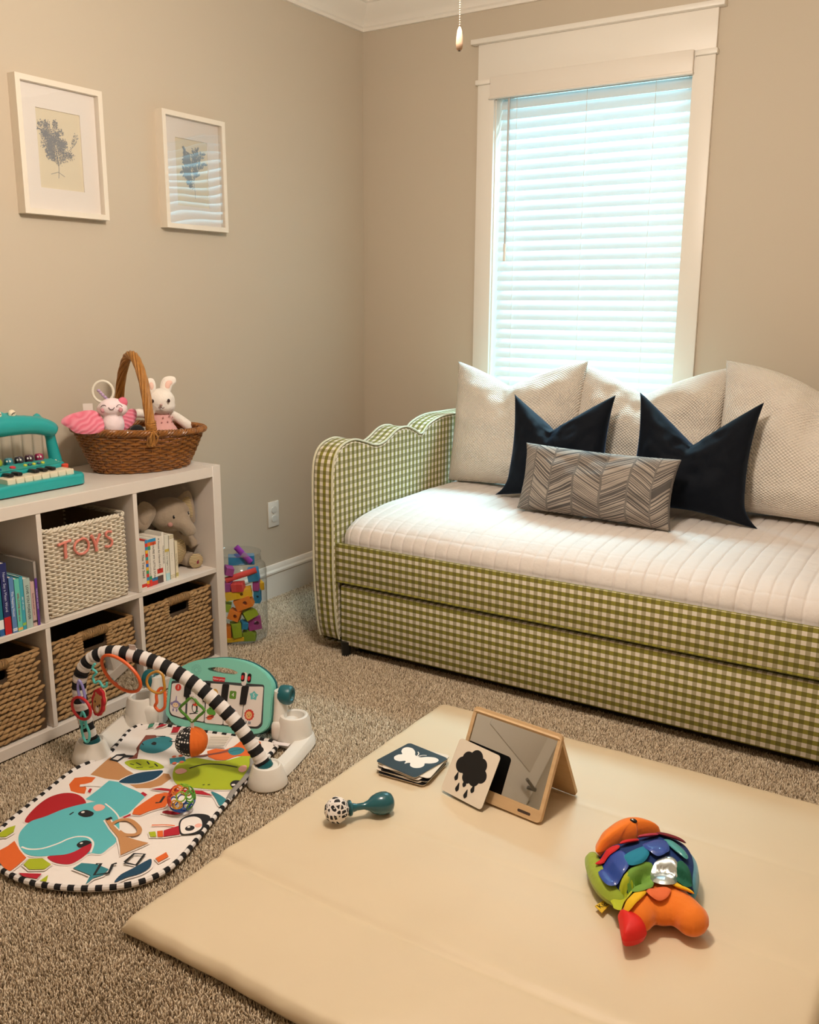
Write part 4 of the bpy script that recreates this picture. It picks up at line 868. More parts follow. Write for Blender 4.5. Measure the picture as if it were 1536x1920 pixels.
for k in range(NK):
    th = 2*PI*(k+.5)/NK; P = []
    for f in (0, .33, .66, 1): a_, c_ = sect(f); y = c_*math.sin(th); P.append((a_*math.cos(th), y, .004+f*(rimz(y)-.006)))
    b.tube(P, .0027, 5)
b.build('stakes', wk.m, t)
b = MB(); a_, c_ = sect(0); b.prism(circ((0, 0), a_-.002, 40, c_-.002), .001, .006); b.build('woven_base', wk.m, t)
b = MB(); a_, c_ = sect(1); n = 240
for s_ in range(5):
    P = []; Rr = []
    for k in range(n):
        th = 2*PI*k/n; ph = 24*th+s_*2*PI/5; o_ = .005+.0085*math.cos(ph); y = (c_+o_)*math.sin(th); P.append(((a_+o_)*math.cos(th), y, rimz(y)+.0075*math.sin(ph))); Rr.append(.0040)
    b.tube(P, Rr, 5, closed=True)
b.build('braided_rim', wk.m, t)
# handle: twisted strands over the short axis
arc = spl([(.144, -.022, .095), (.148, -.022, .150), (.134, -.022, .225), (.100, -.020, .310), (.045, -.018, .368), (0, -.016, .381), (-.045, -.016, .366), (-.100, -.016, .305), (-.136, -.016, .225), (-.150, -.016, .150), (-.146, -.016, .095)], 9)
b = MB(); N = len(arc)
for s_ in range(7):
    P = []
    for i, p in enumerate(arc):
        tt = (arc[min(i+1, N-1)]-arc[max(i-1, 0)]).normalized(); s1 = Vector((0, 1, 0)); s2 = tt.cross(s1); ph = i*.16+s_*2*PI/7; P.append(p+s1*.0105*math.cos(ph)+s2*.0105*math.sin(ph))
    b.tube(P, .0056, 6)
b.tube(arc, .008, 6); b.build('hoop_handle', wk2.m, t)
for sx in (1, -1):
    b = MB()
    for k in range(7):
        z = .142+.005*k; b.tube([(sx*(.149-.0008*k)+.0165*math.cos(a), -.020+.0165*math.sin(a), z+.003*math.sin(a+k)) for a in np.linspace(0, 2*PI, 17)[:-1]], .0024, 5, closed=True)
    for k in (-1, 0, 1): b.tube([(sx*.163, -.020-.004*k, .150), (sx*.168, -.020+.014*k, .125), (sx*.159, -.020+.010*k, .105)], .003, 5)
    b.build('handle_binding', wk2.m, t)

# ------------------------------------------------------------------ plush bunny (sitting in the basket)
fur = mat('bunny_fur', '#efe6dd', .95, bump=(160, .5, .003), sheen=.5); pinkp = mat('dress_pink', '#e0a9a4', .9, bump=(60, .3, .003)); earp = mat('ear_pink', '#eec6b8', .9)
X_ = .20; O_ = Vector((X_, -1.485, KH+.012)); BSH = -.010; t = thing('plush_bunny', 'cream plush bunny in a pink dress sitting at the basket\'s right end', 'stuffed animal', (O_.x, O_.y+BSH, O_.z))
H_ = Vector((.205, -1.495, .953))
blob('body', fur, t, [(L_(*H_), (.046, .051, .043)), (L_(.21, -1.492, .935), (.041, .046, .030)), (L_(.19, -1.49, .86), (.036, .042, .055)), (L_(.19, -1.49, .80), (.045, .05, .045)),
    ('cap', [L_(.205, -1.452, .905), L_(.215, -1.428, .885), L_(.23, -1.402, .860), L_(.235, -1.392, .845)], (.013, .017, .018, .016)), ('cap', [L_(.20, -1.53, .90), L_(.19, -1.575, .915), L_(.19, -1.62, .915)], (.013, .016, .014))], .005, 5)
b = MB(); b.M = Matrix.Translation(L_(.19, -1.49, 0)); b.lathe([(.030, .912-0), (.038, .895), (.043, .875), (.046, .868), (.060, .845), (.075, .805)], 40)
for i, v in enumerate(b.v):
    r_ = math.atan2(v[1]-b.M[1][3], v[0]-b.M[0][3]); zz = v[2]-b.M[2][3]
    if zz < .869: k_ = 1+.05*math.sin(r_*16); b.v[i] = (b.M[0][3]+(v[0]-b.M[0][3])*k_, b.M[1][3]+(v[1]-b.M[1][3])*k_, v[2])
b.build('dress', pinkp, t, angle=80)
b = MB()
for yy, zz in ((-1.51, .897), (-1.485, .901), (-1.467, .893), (-1.515, .880), (-1.495, .881), (-1.472, .878)):
    a = math.asin(max(-1, min(1, (yy+1.49)/.044))); b.ell(L_(.19+.044*math.cos(a), yy, zz), (.002, .0035, .0035), 8, 5)
b.build('dress_dots', mat('dress_dot', '#c98f8c', .9), t)
def plush_ear(pts, nrm, name, h=.010):
    ear(pts, nrm, name, fur, h); c_ = sum((Vector(p) for p in pts), Vector())/len(pts); ear([tuple(Vector(p)*.55+c_*.45) for p in pts], nrm, 'ear_lining', earp, h*.8, .0045)
plush_ear([L_(.20, -1.516, .985), L_(.20, -1.512, 1.008), L_(.20, -1.520, 1.028), L_(.20, -1.538, 1.032), L_(.20, -1.550, 1.018), L_(.20, -1.546, .995), L_(.20, -1.535, .975)], (.8, -.5, .1), 'ear')
plush_ear([L_(.20, -1.450, .975), L_(.20, -1.436, .996), L_(.20, -1.420, 1.010), L_(.20, -1.424, 1.028), L_(.20, -1.450, 1.034), L_(.20, -1.474, 1.026), L_(.20, -1.486, 1.000), L_(.20, -1.478, .978)], (.8, -.5, .1), 'ear')
for u_ in (-.028, .026):
    d_ = Vector((.74, -.66, 0)); s_ = Vector((.66, .74, 0)); p = H_+d_*.0455+s_*u_+Vector((0, 0, .003)); b = MB(); b.ell(L_(*p), (.005, .005, .0065), 10, 8); b.build('eye', mat('eye_brown', '#3a2420', .2), t)
b = MB(); p = H_+Vector((.74, -.66, 0))*.052+Vector((0, 0, -.010)); b.ell(L_(*p), (.005, .005, .004), 10, 6); b.build('nose', mat('nose_mauve', '#b99a94', .8), t)
b = MB(); P = [H_+Vector((.74, -.66, 0))*(.0525)+Vector((.66, .74, 0))*a+Vector((0, 0, z)) for a, z in ((-.010, -.0185), (-.005, -.0225), (0, -.0185), (.005, -.0225), (.010, -.0185))]; b.tube([L_(*q) for q in spl(P, 3)], .0011, 5); b.build('mouth', mat('mouth_brown', '#5a3030', .8), t)

# ------------------------------------------------------------------ plush butterfly with ring
lil = mat('butterfly_lilac', '#eddbe0', .95, bump=(120, .35, .003), sheen=.4)
wp = NT('wing_pink', .9); wn = wp.n('ShaderNodeTexWave'); wn.wave_type = 'RINGS'; wn.inputs['Scale'].default_value = 22; wn.inputs['Distortion'].default_value = 9; wn.inputs['Detail Scale'].default_value = .6
tcx = wp.n('ShaderNodeTexCoord'); wp.l(tcx.outputs['Object'], wn.inputs['Vector']); wp.col(wp.mix(wn.outputs['Fac'], lin('#df6c86'), lin('#e98ea3'))); wp.bump(wn.outputs['Fac'], .6, .004); wp.b.inputs['Sheen Weight'].default_value = .5
O_ = Vector((.245, -1.75, KH+.05)); t = thing('plush_butterfly', 'smiling lilac plush butterfly with pink wings and a white ring, in the basket', 'stuffed animal', tuple(O_))
hd = Vector((.252, -1.755, .955)); dV = Vector((.74, -.66, .12)).normalized(); sV = Vector((.66, .74, 0))
blob('body', lil, t, [(L_(*hd), (.036, .046, .030)), (L_(*(hd-sV*.018+Vector((0, 0, -.006)))), (.032, .030, .024)), (L_(*(hd+sV*.018+Vector((0, 0, -.006)))), (.032, .030, .024)), (L_(.252, -1.755, .900), (.034, .038, .042)), (L_(.225, -1.742, .858), (.025, .028, .03)), (L_(.25, -1.756, .925), (.026, .03, .02))], .004, 5)
for sg, pts in ((-1, [(.24, -1.785, .915), (.22, -1.80, .945), (.20, -1.845, .948), (.185, -1.885, .938), (.18, -1.898, .918), (.20, -1.885, .900), (.215, -1.87, .882), (.235, -1.83, .872), (.245, -1.79, .875)]), (1, [(.25, -1.725, .925), (.245, -1.70, .938), (.23, -1.665, .940), (.22, -1.635, .925), (.22, -1.63, .900), (.235, -1.66, .880), (.25, -1.715, .880)])):
    ear([L_(*p) for p in pts], (.70, -.55, .45), 'wing', wp.m, .012)
for u_ in (-.024, .024):
    b = MB(); P = [hd+dV*.037+sV*(u_+a)+Vector((0, 0, z)) for a, z in ((-.009, .000), (-.004, .006), (.004, .006), (.009, .000))]; b.tube([L_(*q) for q in spl(P, 4)], .0011, 5); b.build('eye', mat('stitch_grey', '#5d4a52', .8), t)
    b = MB(); b.ell(L_(*(hd+dV*.034+sV*u_*1.15+Vector((0, 0, -.010)))), (.005, .008, .008), 10, 6); b.build('cheek', mat('cheek_rose', '#c98d97', .95), t)
b = MB(); P = [hd+dV*.041+sV*a+Vector((0, 0, z)) for a, z in ((-.009, -.001), (-.005, -.007), (.001, -.0085), (.007, -.005), (.009, -.001))]; b.tube([L_(*q) for q in spl(P, 4)], .0012, 5); b.build('mouth', mat('stitch_grey'), t)
b = MB(); c_ = hd+Vector((-.012, -.004, .050))-sV*.014; b.tube([L_(*(c_+sV*.032*math.cos(a)+Vector((0, 0, .034*math.sin(a))))) for a in np.linspace(0, 2*PI, 33)[:-1]], .0042, 8, closed=True); b.build('teether_ring', mat('ring_white', '#e6e0d2', .35), t)
b = MB(); P = [hd+Vector((0, 0, .026))-sV*.014+sV*(-.006*k)+Vector((0, 0, .007*k)) for k in range(5)]
for i, q in enumerate(P): b.ell(L_(*q), (.006, .006, .005), 10, 6)
b.build('antenna', mat('antenna_lilac', '#b9a0c4', .9), t)
b = MB(); b.ell(L_(*(hd+sV*.034+Vector((0, 0, .014)))), (.012, .018, .018), 12, 8); b.build('bow', mat('bow_pink', '#e0718a', .9), t)
b = MB(); b.M = frame(L_(.19, -1.80, .945), tuple(sV), (0, 0, 1), tuple(dV)); b.box(-.015, .015, 0, .022, -.0006, .0006); b.build('care_label', mat('label_white', '#e6ddd6', .8), t)
b = MB()
b.ell((0, 0, 0), (.022, .026, .022), 18, 12); b2 = b.build('fleece_ball', mat('black_fleece', '#0e0d10', .95, sheen=.3)); b2.location = (.30, -1.700, .874); tag(b2, 'black fleece ball peeking over the basket rim beside the butterfly', 'toy')
b = MB(); b.ell((0, 0, 0), (.022, .034, .014), 18, 12); b2 = b.build('fleece_toy', mat('white_fleece', '#dcd6d0', .95)); b2.location = (.275, -1.655, .868); tag(b2, 'small white fleece toy next to the black ball in the basket', 'toy')

# ------------------------------------------------------------------ teal toy piano
tq = mat('teal_plastic', '#1c9ea0', .35, coat=.2); tq2 = mat('teal_panel', '#2a9a92', .4); ivory = mat('ivory_key', '#e6d9bf', .35)
PX, PY = .195, -2.10; t = thing('toy_piano', 'teal crocodile toy piano with popping beads on the shelf top', 'toy piano', (PX, PY, KH))
L_ = lambda x, y, z: (x-PX, y-PY, z-KH)
sec = [(.085, .738), (.085, .795), (.10, .806), (.175, .800), (.215, .786), (.232, .778)]
b = MB()
# base slab as a rounded body
def slab(P, z0, z1, ins):
    n = len(P); vs = [(x*1, y*1, z0) for x, y in P]+[(x, y, z1-ins) for x, y in P]; c_ = (sum(p[0] for p in P)/n, sum(p[1] for p in P)/n)
    q = [(x-(x-c_[0])*.03, y-(y-c_[1])*.03) for x, y in P]; vs += [(x-(x-c_[0])*.01, y-(y-c_[1])*.01, z1-ins*.3) for x, y in P]+[(x, y, z1) for x, y in q]
    fs = [(k*n+i, k*n+(i+1) % n, (k+1)*n+(i+1) % n, (k+1)*n+i) for k in range(3) for i in range(n)]+[list(range(n))[::-1], list(range(3*n, 4*n))]; b.add(vs, fs)
YL, YR = -2.305, -1.902
slab([(x-PX, y-PY) for x, y in rrect(.085, .302, YL, YR, .035, 6)], .004, .036, .010); slab([(x-PX, y-PY) for x, y in rrect(.09, .222, YL+.008, YR-.010, .03, 6)], .03, .064, .010)
b.build('base', tq, t)
b = MB(); b.prism([(x-PX, y-PY) for x, y in rrect(.088, .299, YL+.004, YR-.003, .033, 6)], .0004, .0045); b.build('rubber_foot', mat('dark_plug'), t)
b = MB(); b.M = frame(L_(.222, 0, .796), (0, 1, 0), (-.985, 0, .17), (.17, 0, .985)); b.box(YL+.03-0, YR-.04, .0, .048, .0, .0025); b.build('control_panel', tq2, t)
for k in range(8):
    y = -2.170+k*.0288; b = MB(); b.box(.228-PX, .283-PX, y-PY, y+.0276-PY, .034, .0515, r=.0018, seg=1); b.build('white_key', ivory, t)
for k in (0, 1, 3, 4, 5):
    y = -2.170+(k+1)*.0288; b = MB(); b.box(.226-PX, .262-PX, y-.0085-PY, y+.0085-PY, .0517, .062, r=.003); b.build('black_key', mat('key_black', '#141316', .3), t)
def pbtn(y, f, r_, hc, ry=None, name='button'):
    b = MB(); b.M = frame(L_(.222-.985*f, y, .7985+.17*f), (0, 1, 0), (-.985, 0, .17), (.17, 0, .985)); b.lathe([(r_, 0), (r_, .003), (r_*.7, .005), (0, .0055)], 14); b.build(name, mat('button_'+hc.strip('#'), hc, .35), t)
for k, (y, hc) in enumerate(((-2.055, '#c9c83a'), (-2.040, '#1f4a6a'), (-2.025, '#c9c83a'), (-2.008, '#1f4a6a'), (-1.994, '#c9c83a'))): pbtn(y, .017, .0058, hc)
pbtn(-2.098, .017, .009, '#d03a48'); pbtn(-2.153, .017, .0075, '#22547a'); pbtn(-2.143, .017, .0075, '#22547a'); pbtn(-2.182, .017, .0068, '#c9c83a')
for x, y in ((.172, -1.942), (.225, -1.930)):
    b = MB(); b.M = Matrix.Translation(L_(x, y, .796-(x-.172)*.18)); b.lathe([(.011, -.02), (.011, .004), (.008, .006), (0, .0065)], 16); b.build('button', mat('button_red', '#dc4a34', .4), t)
b = MB()
for k in range(5): b.ell(L_(.19+.006*k, -1.936-.003*(k % 2), .799-.002*k), (.004, .004, .005), 8, 6)
b.build('crest', ivory, t)
# popping tubes, beads, arch
tube_m = NT('clear_tube', .05); tr = tube_m.n('ShaderNodeBsdfTransparent'); tr.inputs[0].default_value = (.96, .97, .97, 1); gl = tube_m.n('ShaderNodeBsdfGlossy'); gl.inputs['Roughness'].default_value = .05; fr = tube_m.n('ShaderNodeLayerWeight'); fr.inputs[0].default_value = .35
mx = tube_m.n('ShaderNodeMixShader'); tube_m.l(tube_m.math('MULTIPLY_ADD', fr.outputs['Facing'], .55, .03), mx.inputs[0]); tube_m.l(tr.outputs[0], mx.inputs[1]); tube_m.l(gl.outputs[0], mx.inputs[2]); tube_m.l(mx.outputs[0], tube_m.t.nodes['Material Output'].inputs[0])
bead = ['#e2553a', '#e8776a', '#e2a234', '#a9b81f', '#1f8a9c', '#2a2438', '#4a1f3c', '#b01f5c']
for k in range(8):
    y = -2.225+k*.0355; b = MB(); b.M = Matrix.Translation(L_(.165, y, .800)); b.lathe([(.0155, 0), (.0155, .108)], 20); b.build('clear_tube', tube_m.m, t)
    b = MB()
    if k < 4: b.ell(L_(.165, y, .8135), (.0135, .0135, .014), 16, 10)
    else: b.M = Matrix.Translation(L_(.165, y, .8005)); b.lathe([(.009, 0), (.0132, .003), (.0135, .012), (.0135, .018), (.010, .024), (0, .026)], 16); b.M = Matrix.Identity(4)
    o = b.build('popping_bead', mat('bead_'+bead[k].strip('#'), bead[k], .35), t)
    b = MB()
    for u_ in (-.0042, .0042):
        c_ = Vector((.165, y, .8155))+Vector((.74, -.66, .1)).normalized()*.0135+Vector((.66, .74, 0))*(u_+.002)
        if k >= 4: b.ell(L_(*c_), (.0025, .0030, .0036), 8, 6)
        else: b.ell(L_(*c_), (.0008, .0010, .0010), 6, 4)
    b.build('bead_face', wht if k >= 4 else blk, o)
b = MB(); P = [(.150, -1.907, .790), (.148, -1.914, .84), (.150, -1.924, .886), (.155, -1.95, .918)]; b.tube([L_(*q) for q in spl(P, 6)], list(np.interp(np.linspace(0, 1, 19), (0, .5, 1), (.021, .016, .019))), 12, flat=.9); b.build('post', tq, t)
b = MB(); P = [(.150, -2.300, .790), (.148, -2.295, .84), (.150, -2.285, .886), (.155, -2.26, .918)]; b.tube([L_(*q) for q in spl(P, 6)], .018, 12, flat=.9); b.build('post', tq, t)
blob('crocodile_head', tq, t, [('cap', [L_(.158, -2.30, .898), L_(.158, -2.22, .916), L_(.162, -2.10, .922), L_(.165, -2.0, .917), L_(.165, -1.94, .902), L_(.163, -1.914, .890)], (.024, .030, .033, .029, .027, .021)), (L_(.150, -2.095, .944), (.020, .026, .024)), (L_(.150, -2.060, .941), (.018, .024, .02)), (L_(.150, -1.962, .937), (.012, .014, .012))], .005, 5)
for y in (-2.105, -2.058):
    b = MB(); b.ell(L_(.166, y, .957), (.008, .0125, .0125), 14, 10); o = b.build('eye', ivory, t)
    b = MB(); b.tube([L_(.1742, y-.007, .954), L_(.1755, y-.001, .960), L_(.1742, y+.006, .960)], .0012, 5); b.build('eyelid_line', mat('dark_plug'), o)

# ------------------------------------------------------------------ jar of foam blocks
BLOCKS=[('red','cyl',(-0.052,0.251),(0.065,0.286),0.0116),('purple','cyl',(-0.009,0.367),(0.045,0.304),0.0116),('blue','box',(0.01,0.308),(0.129,0.037),0),('blue','box',(0.053,0.264),(0.041,0.048),-8),('red','box',(-0.006,0.226),(0.046,0.032),-6),('yellow','box',(-0.005,0.197),(0.099,0.032),-10),('orange','box',(0.014,0.162),(0.065,0.044),-22),('orange','box',(-0.022,0.112),(0.044,0.037),20),('green','box',(-0.049,0.141),(0.027,0.031),10),('green','box',(0.034,0.113),(0.051,0.037),-25),('green','box',(-0.02,0.053),(0.036,0.058),-4),('magenta','box',(0.049,0.07),(0.051,0.051),-6),('orange','box',(-0.048,0.043),(0.024,0.046),0),('yellow','box',(-0.024,0.008),(0.065,0.017),-3),('olive','box',(0.031,0.024),(0.048,0.037),0),('blue','box',(0.067,0.176),(0.024,0.054),0),('magenta','box',(-0.045,0.224),(0.031,0.034),0),('magenta','box',(0.064,0.222),(0.024,0.044),0),('yellow','box',(0.077,0.21),(0.012,0.031),0),('magenta','box',(-0.039,0.288),(0.031,0.031),15),('blue','box',(0.011,0.072),(0.024,0.027),8)]
JU, JN = Vector((.72505, .6887, 0)), Vector((.6887, -.72505, 0)); JC = Vector((.255, -1.20, 0))
def jar_m():
    g = NT('jar_plastic', .08); tr = g.n('ShaderNodeBsdfTransparent'); tr.inputs[0].default_value = (.95, .96, .96, 1); gl = g.n('ShaderNodeBsdfGlossy'); gl.inputs['Roughness'].default_value = .08
    fr = g.n('ShaderNodeLayerWeight'); fr.inputs[0].default_value = .5; mx = g.n('ShaderNodeMixShader'); g.l(g.math('MULTIPLY_ADD', g.math('POWER', fr.outputs['Facing'], 2.2), .75, .05), mx.inputs[0]); g.l(tr.outputs[0], mx.inputs[1]); g.l(gl.outputs[0], mx.inputs[2]); g.l(mx.outputs[0], g.t.nodes['Material Output'].inputs[0]); return g.m
t = thing('block_jar', 'clear wide-mouth plastic jar of foam blocks on the carpet', 'jar', tuple(JC))
b = MB(); b.lathe([(.0, .002), (.088, .002), (.100, .010), (.105, .03), (.105, .275), (.100, .297), (.088, .308), (.084, .314), (.087, .318), (.084, .322), (.086, .326), (.084, .330), (.084, .345), (.087, .348)], 48); b.build('jar_body', jar_m(), t)
bc = dict(red='#d2403c', purple='#8a2fa0', blue='#1f7fae', yellow='#e3b414', orange='#e8801c', green='#93ab1c', magenta='#9c3a86', olive='#7f9a20'); r = random.Random(4)
lay = {}
extra = [('yellow', 'box', (.0, .05), (.05, .04), 20), ('blue', 'box', (.02, .13), (.05, .04), 40), ('red', 'box', (-.03, .19), (.05, .04), 10), ('green', 'box', (.03, .23), (.05, .04), 60)]
for i, q in enumerate(BLOCKS):
    c_, k = q[:2]; m = mat('foam_'+c_, bc[c_], .85, bump=(220, .25, .001))
    nm = dict(red='red', purple='purple', blue='blue', yellow='yellow', orange='orange', green='lime', magenta='magenta', olive='olive')[c_]
    if k == 'cyl':
        p0, p1 = q[2], q[3]; r_ = q[4]; P0 = JU*p0[0]+JN*(.052 if c_ == 'red' else .0)+Vector((0, 0, p0[1])); P1 = JU*p1[0]+JN*(.052 if c_ == 'red' else .0)+Vector((0, 0, p1[1])); d_ = P1-P0
        b = MB(); b.tube([-d_/2, -d_*.25, d_*.25, d_/2], r_, 16); o = b.build('foam_stick', m); o.location = JC+(P0+P1)/2
        tag(o, f'long {nm} foam stick lying across the jar' if c_ == 'red' else 'purple foam stick poking up out of the jar mouth', 'toy block', 'foam blocks in the jar'); continue
    (u_, z_), (w_, h_), an = q[2:]
    w_ = max(w_, .024); h_ = max(h_, .017)
    fr_ = .092; dep = min(.045, math.sqrt(max(.0004, .098**2-(abs(u_)+w_*.4)**2))) if abs(u_)+w_*.4 < .098 else .02
    v = math.sqrt(max(0, .090**2-min(.088, abs(u_)+w_*.35)**2))-dep/2-.004
    if i == 2: v = -.03; dep = .04; w_ = .10
    yaw_ = r.uniform(-.5, .5) if i != 2 else 0
    b = MB()
    if i in (5, 6, 7, 11, 15): b.prism([(-w_/2, -h_/2), (w_/2, -h_/2), (w_/2, h_/2), (-w_/2, h_/2)], -dep/2, dep/2, hole=circ((w_*.12, 0), min(w_, h_)*.2, 16))
    elif i in (9, 14): b.prism([(-w_/2, -h_/2), (w_/2, -h_/2), (w_/2, h_*.1), (w_*.2, h_/2), (-w_/2, h_/2)], -dep/2, dep/2)
    else: b.box(-w_/2, w_/2, -h_/2, h_/2, -dep/2, dep/2, r=.0015, seg=1)
    o = b.build('foam_block', m); M = frame(JC+JU*u_+JN*v+Vector((0, 0, max(z_, h_/2+.006))), JU, (0, 0, 1), JN) @ Matrix.Rotation(math.radians(-an), 4, 'Z') @ Matrix.Rotation(yaw_*.6, 4, 'Y'); o.matrix_world = M
    where = 'near the bottom' if z_ < .09 else 'halfway up' if z_ < .2 else 'near the top'
    lay[(nm, where)] = lay.get((nm, where), 0)+1; tag(o, '', 'toy block', 'foam blocks in the jar'); o['_k'] = (f'{nm}|{where}|{u_:.3f}|{z_:.3f}|{"h" if i in (5, 6, 7, 11, 15) else ""}')
blks = [o for o in COL.objects if '_k' in o]
for o in blks:
    nm, where, u_, z_, hol = o['_k'].split('|'); same = sorted([p for p in blks if p['_k'].split('|')[:2] == [nm, where]], key=lambda p: float(p['_k'].split('|')[2]))
    s_ = f'{nm} foam block {"with a round hole " if hol else ""}{where} of the jar' if where != 'halfway up' else f'{nm} foam block {"with a round hole " if hol else ""}halfway up the jar'
    if len(same) == 2: s_ += ', '+('left' if same[0] is o else 'right')+' of the two'
    elif len(same) > 2: k = same.index(o); s_ += ', '+('leftmost', 'middle', 'rightmost', 'far right')[k]+' of the three'
    o['label'] = s_
for o in blks: del o['_k']
# ------------------------------------------------------------------ baby gym: base, arch, kick piano
GO = (.845, -2.115, 0); GA = math.radians(18)
gp = mat('gym_white', '#e4dfd8', .32, coat=.15); gteal = mat('gym_teal', '#80cbbb', .4); gdk = mat('gym_dark_teal', '#0e5a63', .35)
gym = thing('baby_gym', 'baby play gym with a striped arch, white feet and a teal kick piano', 'baby gym', GO, GA)
b = MB()
for sx in (-1, 1):
    pass
def foot(sx, x):
    b = MB(); b.M = Matrix.Translation((x, .022, 0)); b.lathe([(.056, .0005), (.057, .004), (.050, .022), (.041, .050), (.038, .055), (.034, .056), (.030, .052)], 32); b.build('foot', gp, gym)
    # low bar running back to the tower
    x2 = sx*.262; P = []
    b = MB(); n = 8
    prof_ = [(-.030, .0005), (-.026, .018), (-.018, .026), (.018, .026), (.026, .018), (.030, .0005)] if sx > 0 else [(-.030, .0005), (-.026, .018), (-.016, .022), (.0, .014), (.014, .005), (.030, .0005)]
    vs = []
    path = spl([(x+sx*.004, .03, 0), (x+sx*.014, .12, 0), (sx*.292, .20, 0), (sx*.290, .275, 0), (sx*.262, .315, 0), (sx*.215, .330, 0)], 6)
    for i, p in enumerate(path):
        t_ = (path[min(i+1, len(path)-1)]-path[max(i-1, 0)]).normalized(); nn = Vector((t_.y, -t_.x, 0))
        for o_, z in prof_: q = p+nn*o_; vs.append((q.x, q.y, z))
    m = len(prof_); fs = [(i*m+j, i*m+j+1, (i+1)*m+j+1, (i+1)*m+j) for i in range(len(path)-1) for j in range(m-1)]+[[j for j in range(m)][::-1], [(len(path)-1)*m+j for j in range(m)]]
    b.add(vs, fs); b.build('base_arm', gp, gym)
    b = MB(); b.M = Matrix.Translation((sx*.255, .275, 0)); b.lathe([(.056, .0008), (.053, .03), (.046, .074), (.041, .085), (.035, .087), (.031, .084), (.030, .055), (0, .054)], 28); b.build('cup_post', gp, gym)
    b = MB(); P = [(sx*.205, .285, .0), (sx*.208, .280, .06), (sx*.207, .290, .11), (sx*.206, .296, .150)]; b.tube(spl(P, 5), list(np.interp(np.linspace(0, 1, 16), (0, .5, 1), (.038, .031, .030))), 14, flat=.62, up=(1, 0, 0)); b.build('hinge_tower', gp, gym)
    b = MB(); b.box(min(sx*.19, sx*.262), max(sx*.19, sx*.262), .236, .312, .001, .070, r=.018, seg=3); b.build('post_bridge', gp, gym)
    b = MB(); b.M = frame((sx*.226, .290, .139), (0, 1, 0), (0, 0, 1), (1, 0, 0)); b.lathe([(.026, -.020), (.029, -.013), (.029, .012), (.024, .018), (.017, .018), (.014, .012), (0, .012)], 28); b.build('hinge_knob', gdk, gym)
foot(-1, -.272); foot(1, .275)
AY = .022
b = MB(); b.box(-.215, .215, .318, .342, .0006, .022, r=.006); b.build('rear_bar', gp, gym)
arc = spl([(p[0], .022, p[2]) for p in [(-.267, 0, .046), (-.281, 0, .095), (-.292, 0, .150), (-.296, 0, .222), (-.272, 0, .283), (-.222, 0, .322), (-.160, 0, .334), (-.087, 0, .326), (-.006, 0, .303), (.072, 0, .264), (.135, 0, .217), (.194, 0, .160), (.240, 0, .097), (.270, 0, .046)]], 14)
acc = [0]
for i in range(1, len(arc)): acc.append(acc[-1]+(arc[i]-arc[i-1]).length)
ST = acc[-1]/43; P = []; ms = []
NN = 43*6
for k in range(NN+1):
    s_ = acc[-1]*k/NN; i = max(j for j in range(len(acc)) if acc[j] <= s_+1e-9); j = min(i+1, len(arc)-1); P.append(arc[i].lerp(arc[j], (s_-acc[i])/max(1e-9, acc[j]-acc[i]))); ms.append((k//6) % 2)
b = MB(); b.tube(P, [.0198+.0007*math.sin(k*1.7)+.0004*noise.noise((k*.4, 1, 1)) for k in range(NN+1)], 18, mats=ms)
b.build('striped_arch', [mat('knit_black', '#141215', .9, bump=(300, .3, .001)), mat('knit_white', '#e0dad8', .9, bump=(300, .3, .001))], gym)
for p, q in ((P[0], P[4]), (P[-1], P[-5])):
    d_ = (q-p).normalized(); b = MB(); b.tube([p-d_*.002, p+d_*.012], .0235, 20); b.build('arch_socket', gdk, gym)
b = MB(); b.M = frame((-.112, .022, .333), (1, 0, 0), (0, -.3, .95), (0, -.95, -.3)); b.box(-.010, .010, .0, .034, -.0008, .0008); b.build('fabric_tag', mat('tag_white', '#e6e0e2', .8), gym)
# kick-piano panel, leaning back 20 degrees
LN = math.radians(20); PM = frame((0, .24, 0), (1, 0, 0), (0, math.sin(LN), math.cos(LN)), (0, -math.cos(LN), math.sin(LN)))
def panel(name, m, polys, z0, z1, hole=None, par=None, sm=False):
    b = MB(); b.M = PM
    for p in polys: b.prism(p, z0, z1, hole=hole, smooth=sm)
    return b.build(name, m, par or gym, angle=45)
OL = [(p.x, p.y) for p in spl([(u_, v_, 0) for u_, v_ in PAN['outline']], 5, True)]; HO = [(p.x, p.y) for p in spl([(u_, v_, 0) for u_, v_ in PAN['hole']], 4, True)]
pc = (0.01, .12); grow = lambda P, k: [(pc[0]+(x-pc[0])*k, pc[1]+(y-pc[1])*k) for x, y in P]
pn = panel('piano_panel', gteal, [OL], -.024, -.002, HO)
b = MB(); b.M = PM; b.prism(grow(OL, .985), -.0021, .0015, hole=[(x*1.0, y) for x, y in HO]); b.build('panel_face', gteal, gym, angle=45)
panel('panel_rim', gdk, [grow(OL, 1.018)], -.032, -.0241, HO)
def rounded(P, r=.006):
    P = [Vector(p) for p in P]; out = []
    for i in range(len(P)):
        a, c, d_ = P[i-1], P[i], P[(i+1) % len(P)]; r1 = min(r, (a-c).length*.45, (d_-c).length*.45); p0 = c+(a-c).normalized()*r1; p2 = c+(d_-c).normalized()*r1
        for k in range(5): t_ = k/4; q = p0*(1-t_)**2+c*2*t_*(1-t_)+p2*t_*t_; out.append((q.x, q.y))
    return out
KEYS = [((-.152, .142), (-.105, .149), (-.096, .046), (-.104, .042), (-.140, .048), (-.149, .060)), ((-.097, .150), (-.040, .155), (-.031, .038), (-.088, .042)), ((-.033, .155), (.028, .158), (.032, .037), (-.028, .036)), ((.030, .158), (.092, .158), (.091, .040), (.034, .037)), ((.094, .158), (.150, .164), (.155, .056), (.143, .044), (.094, .041))]
kid = []
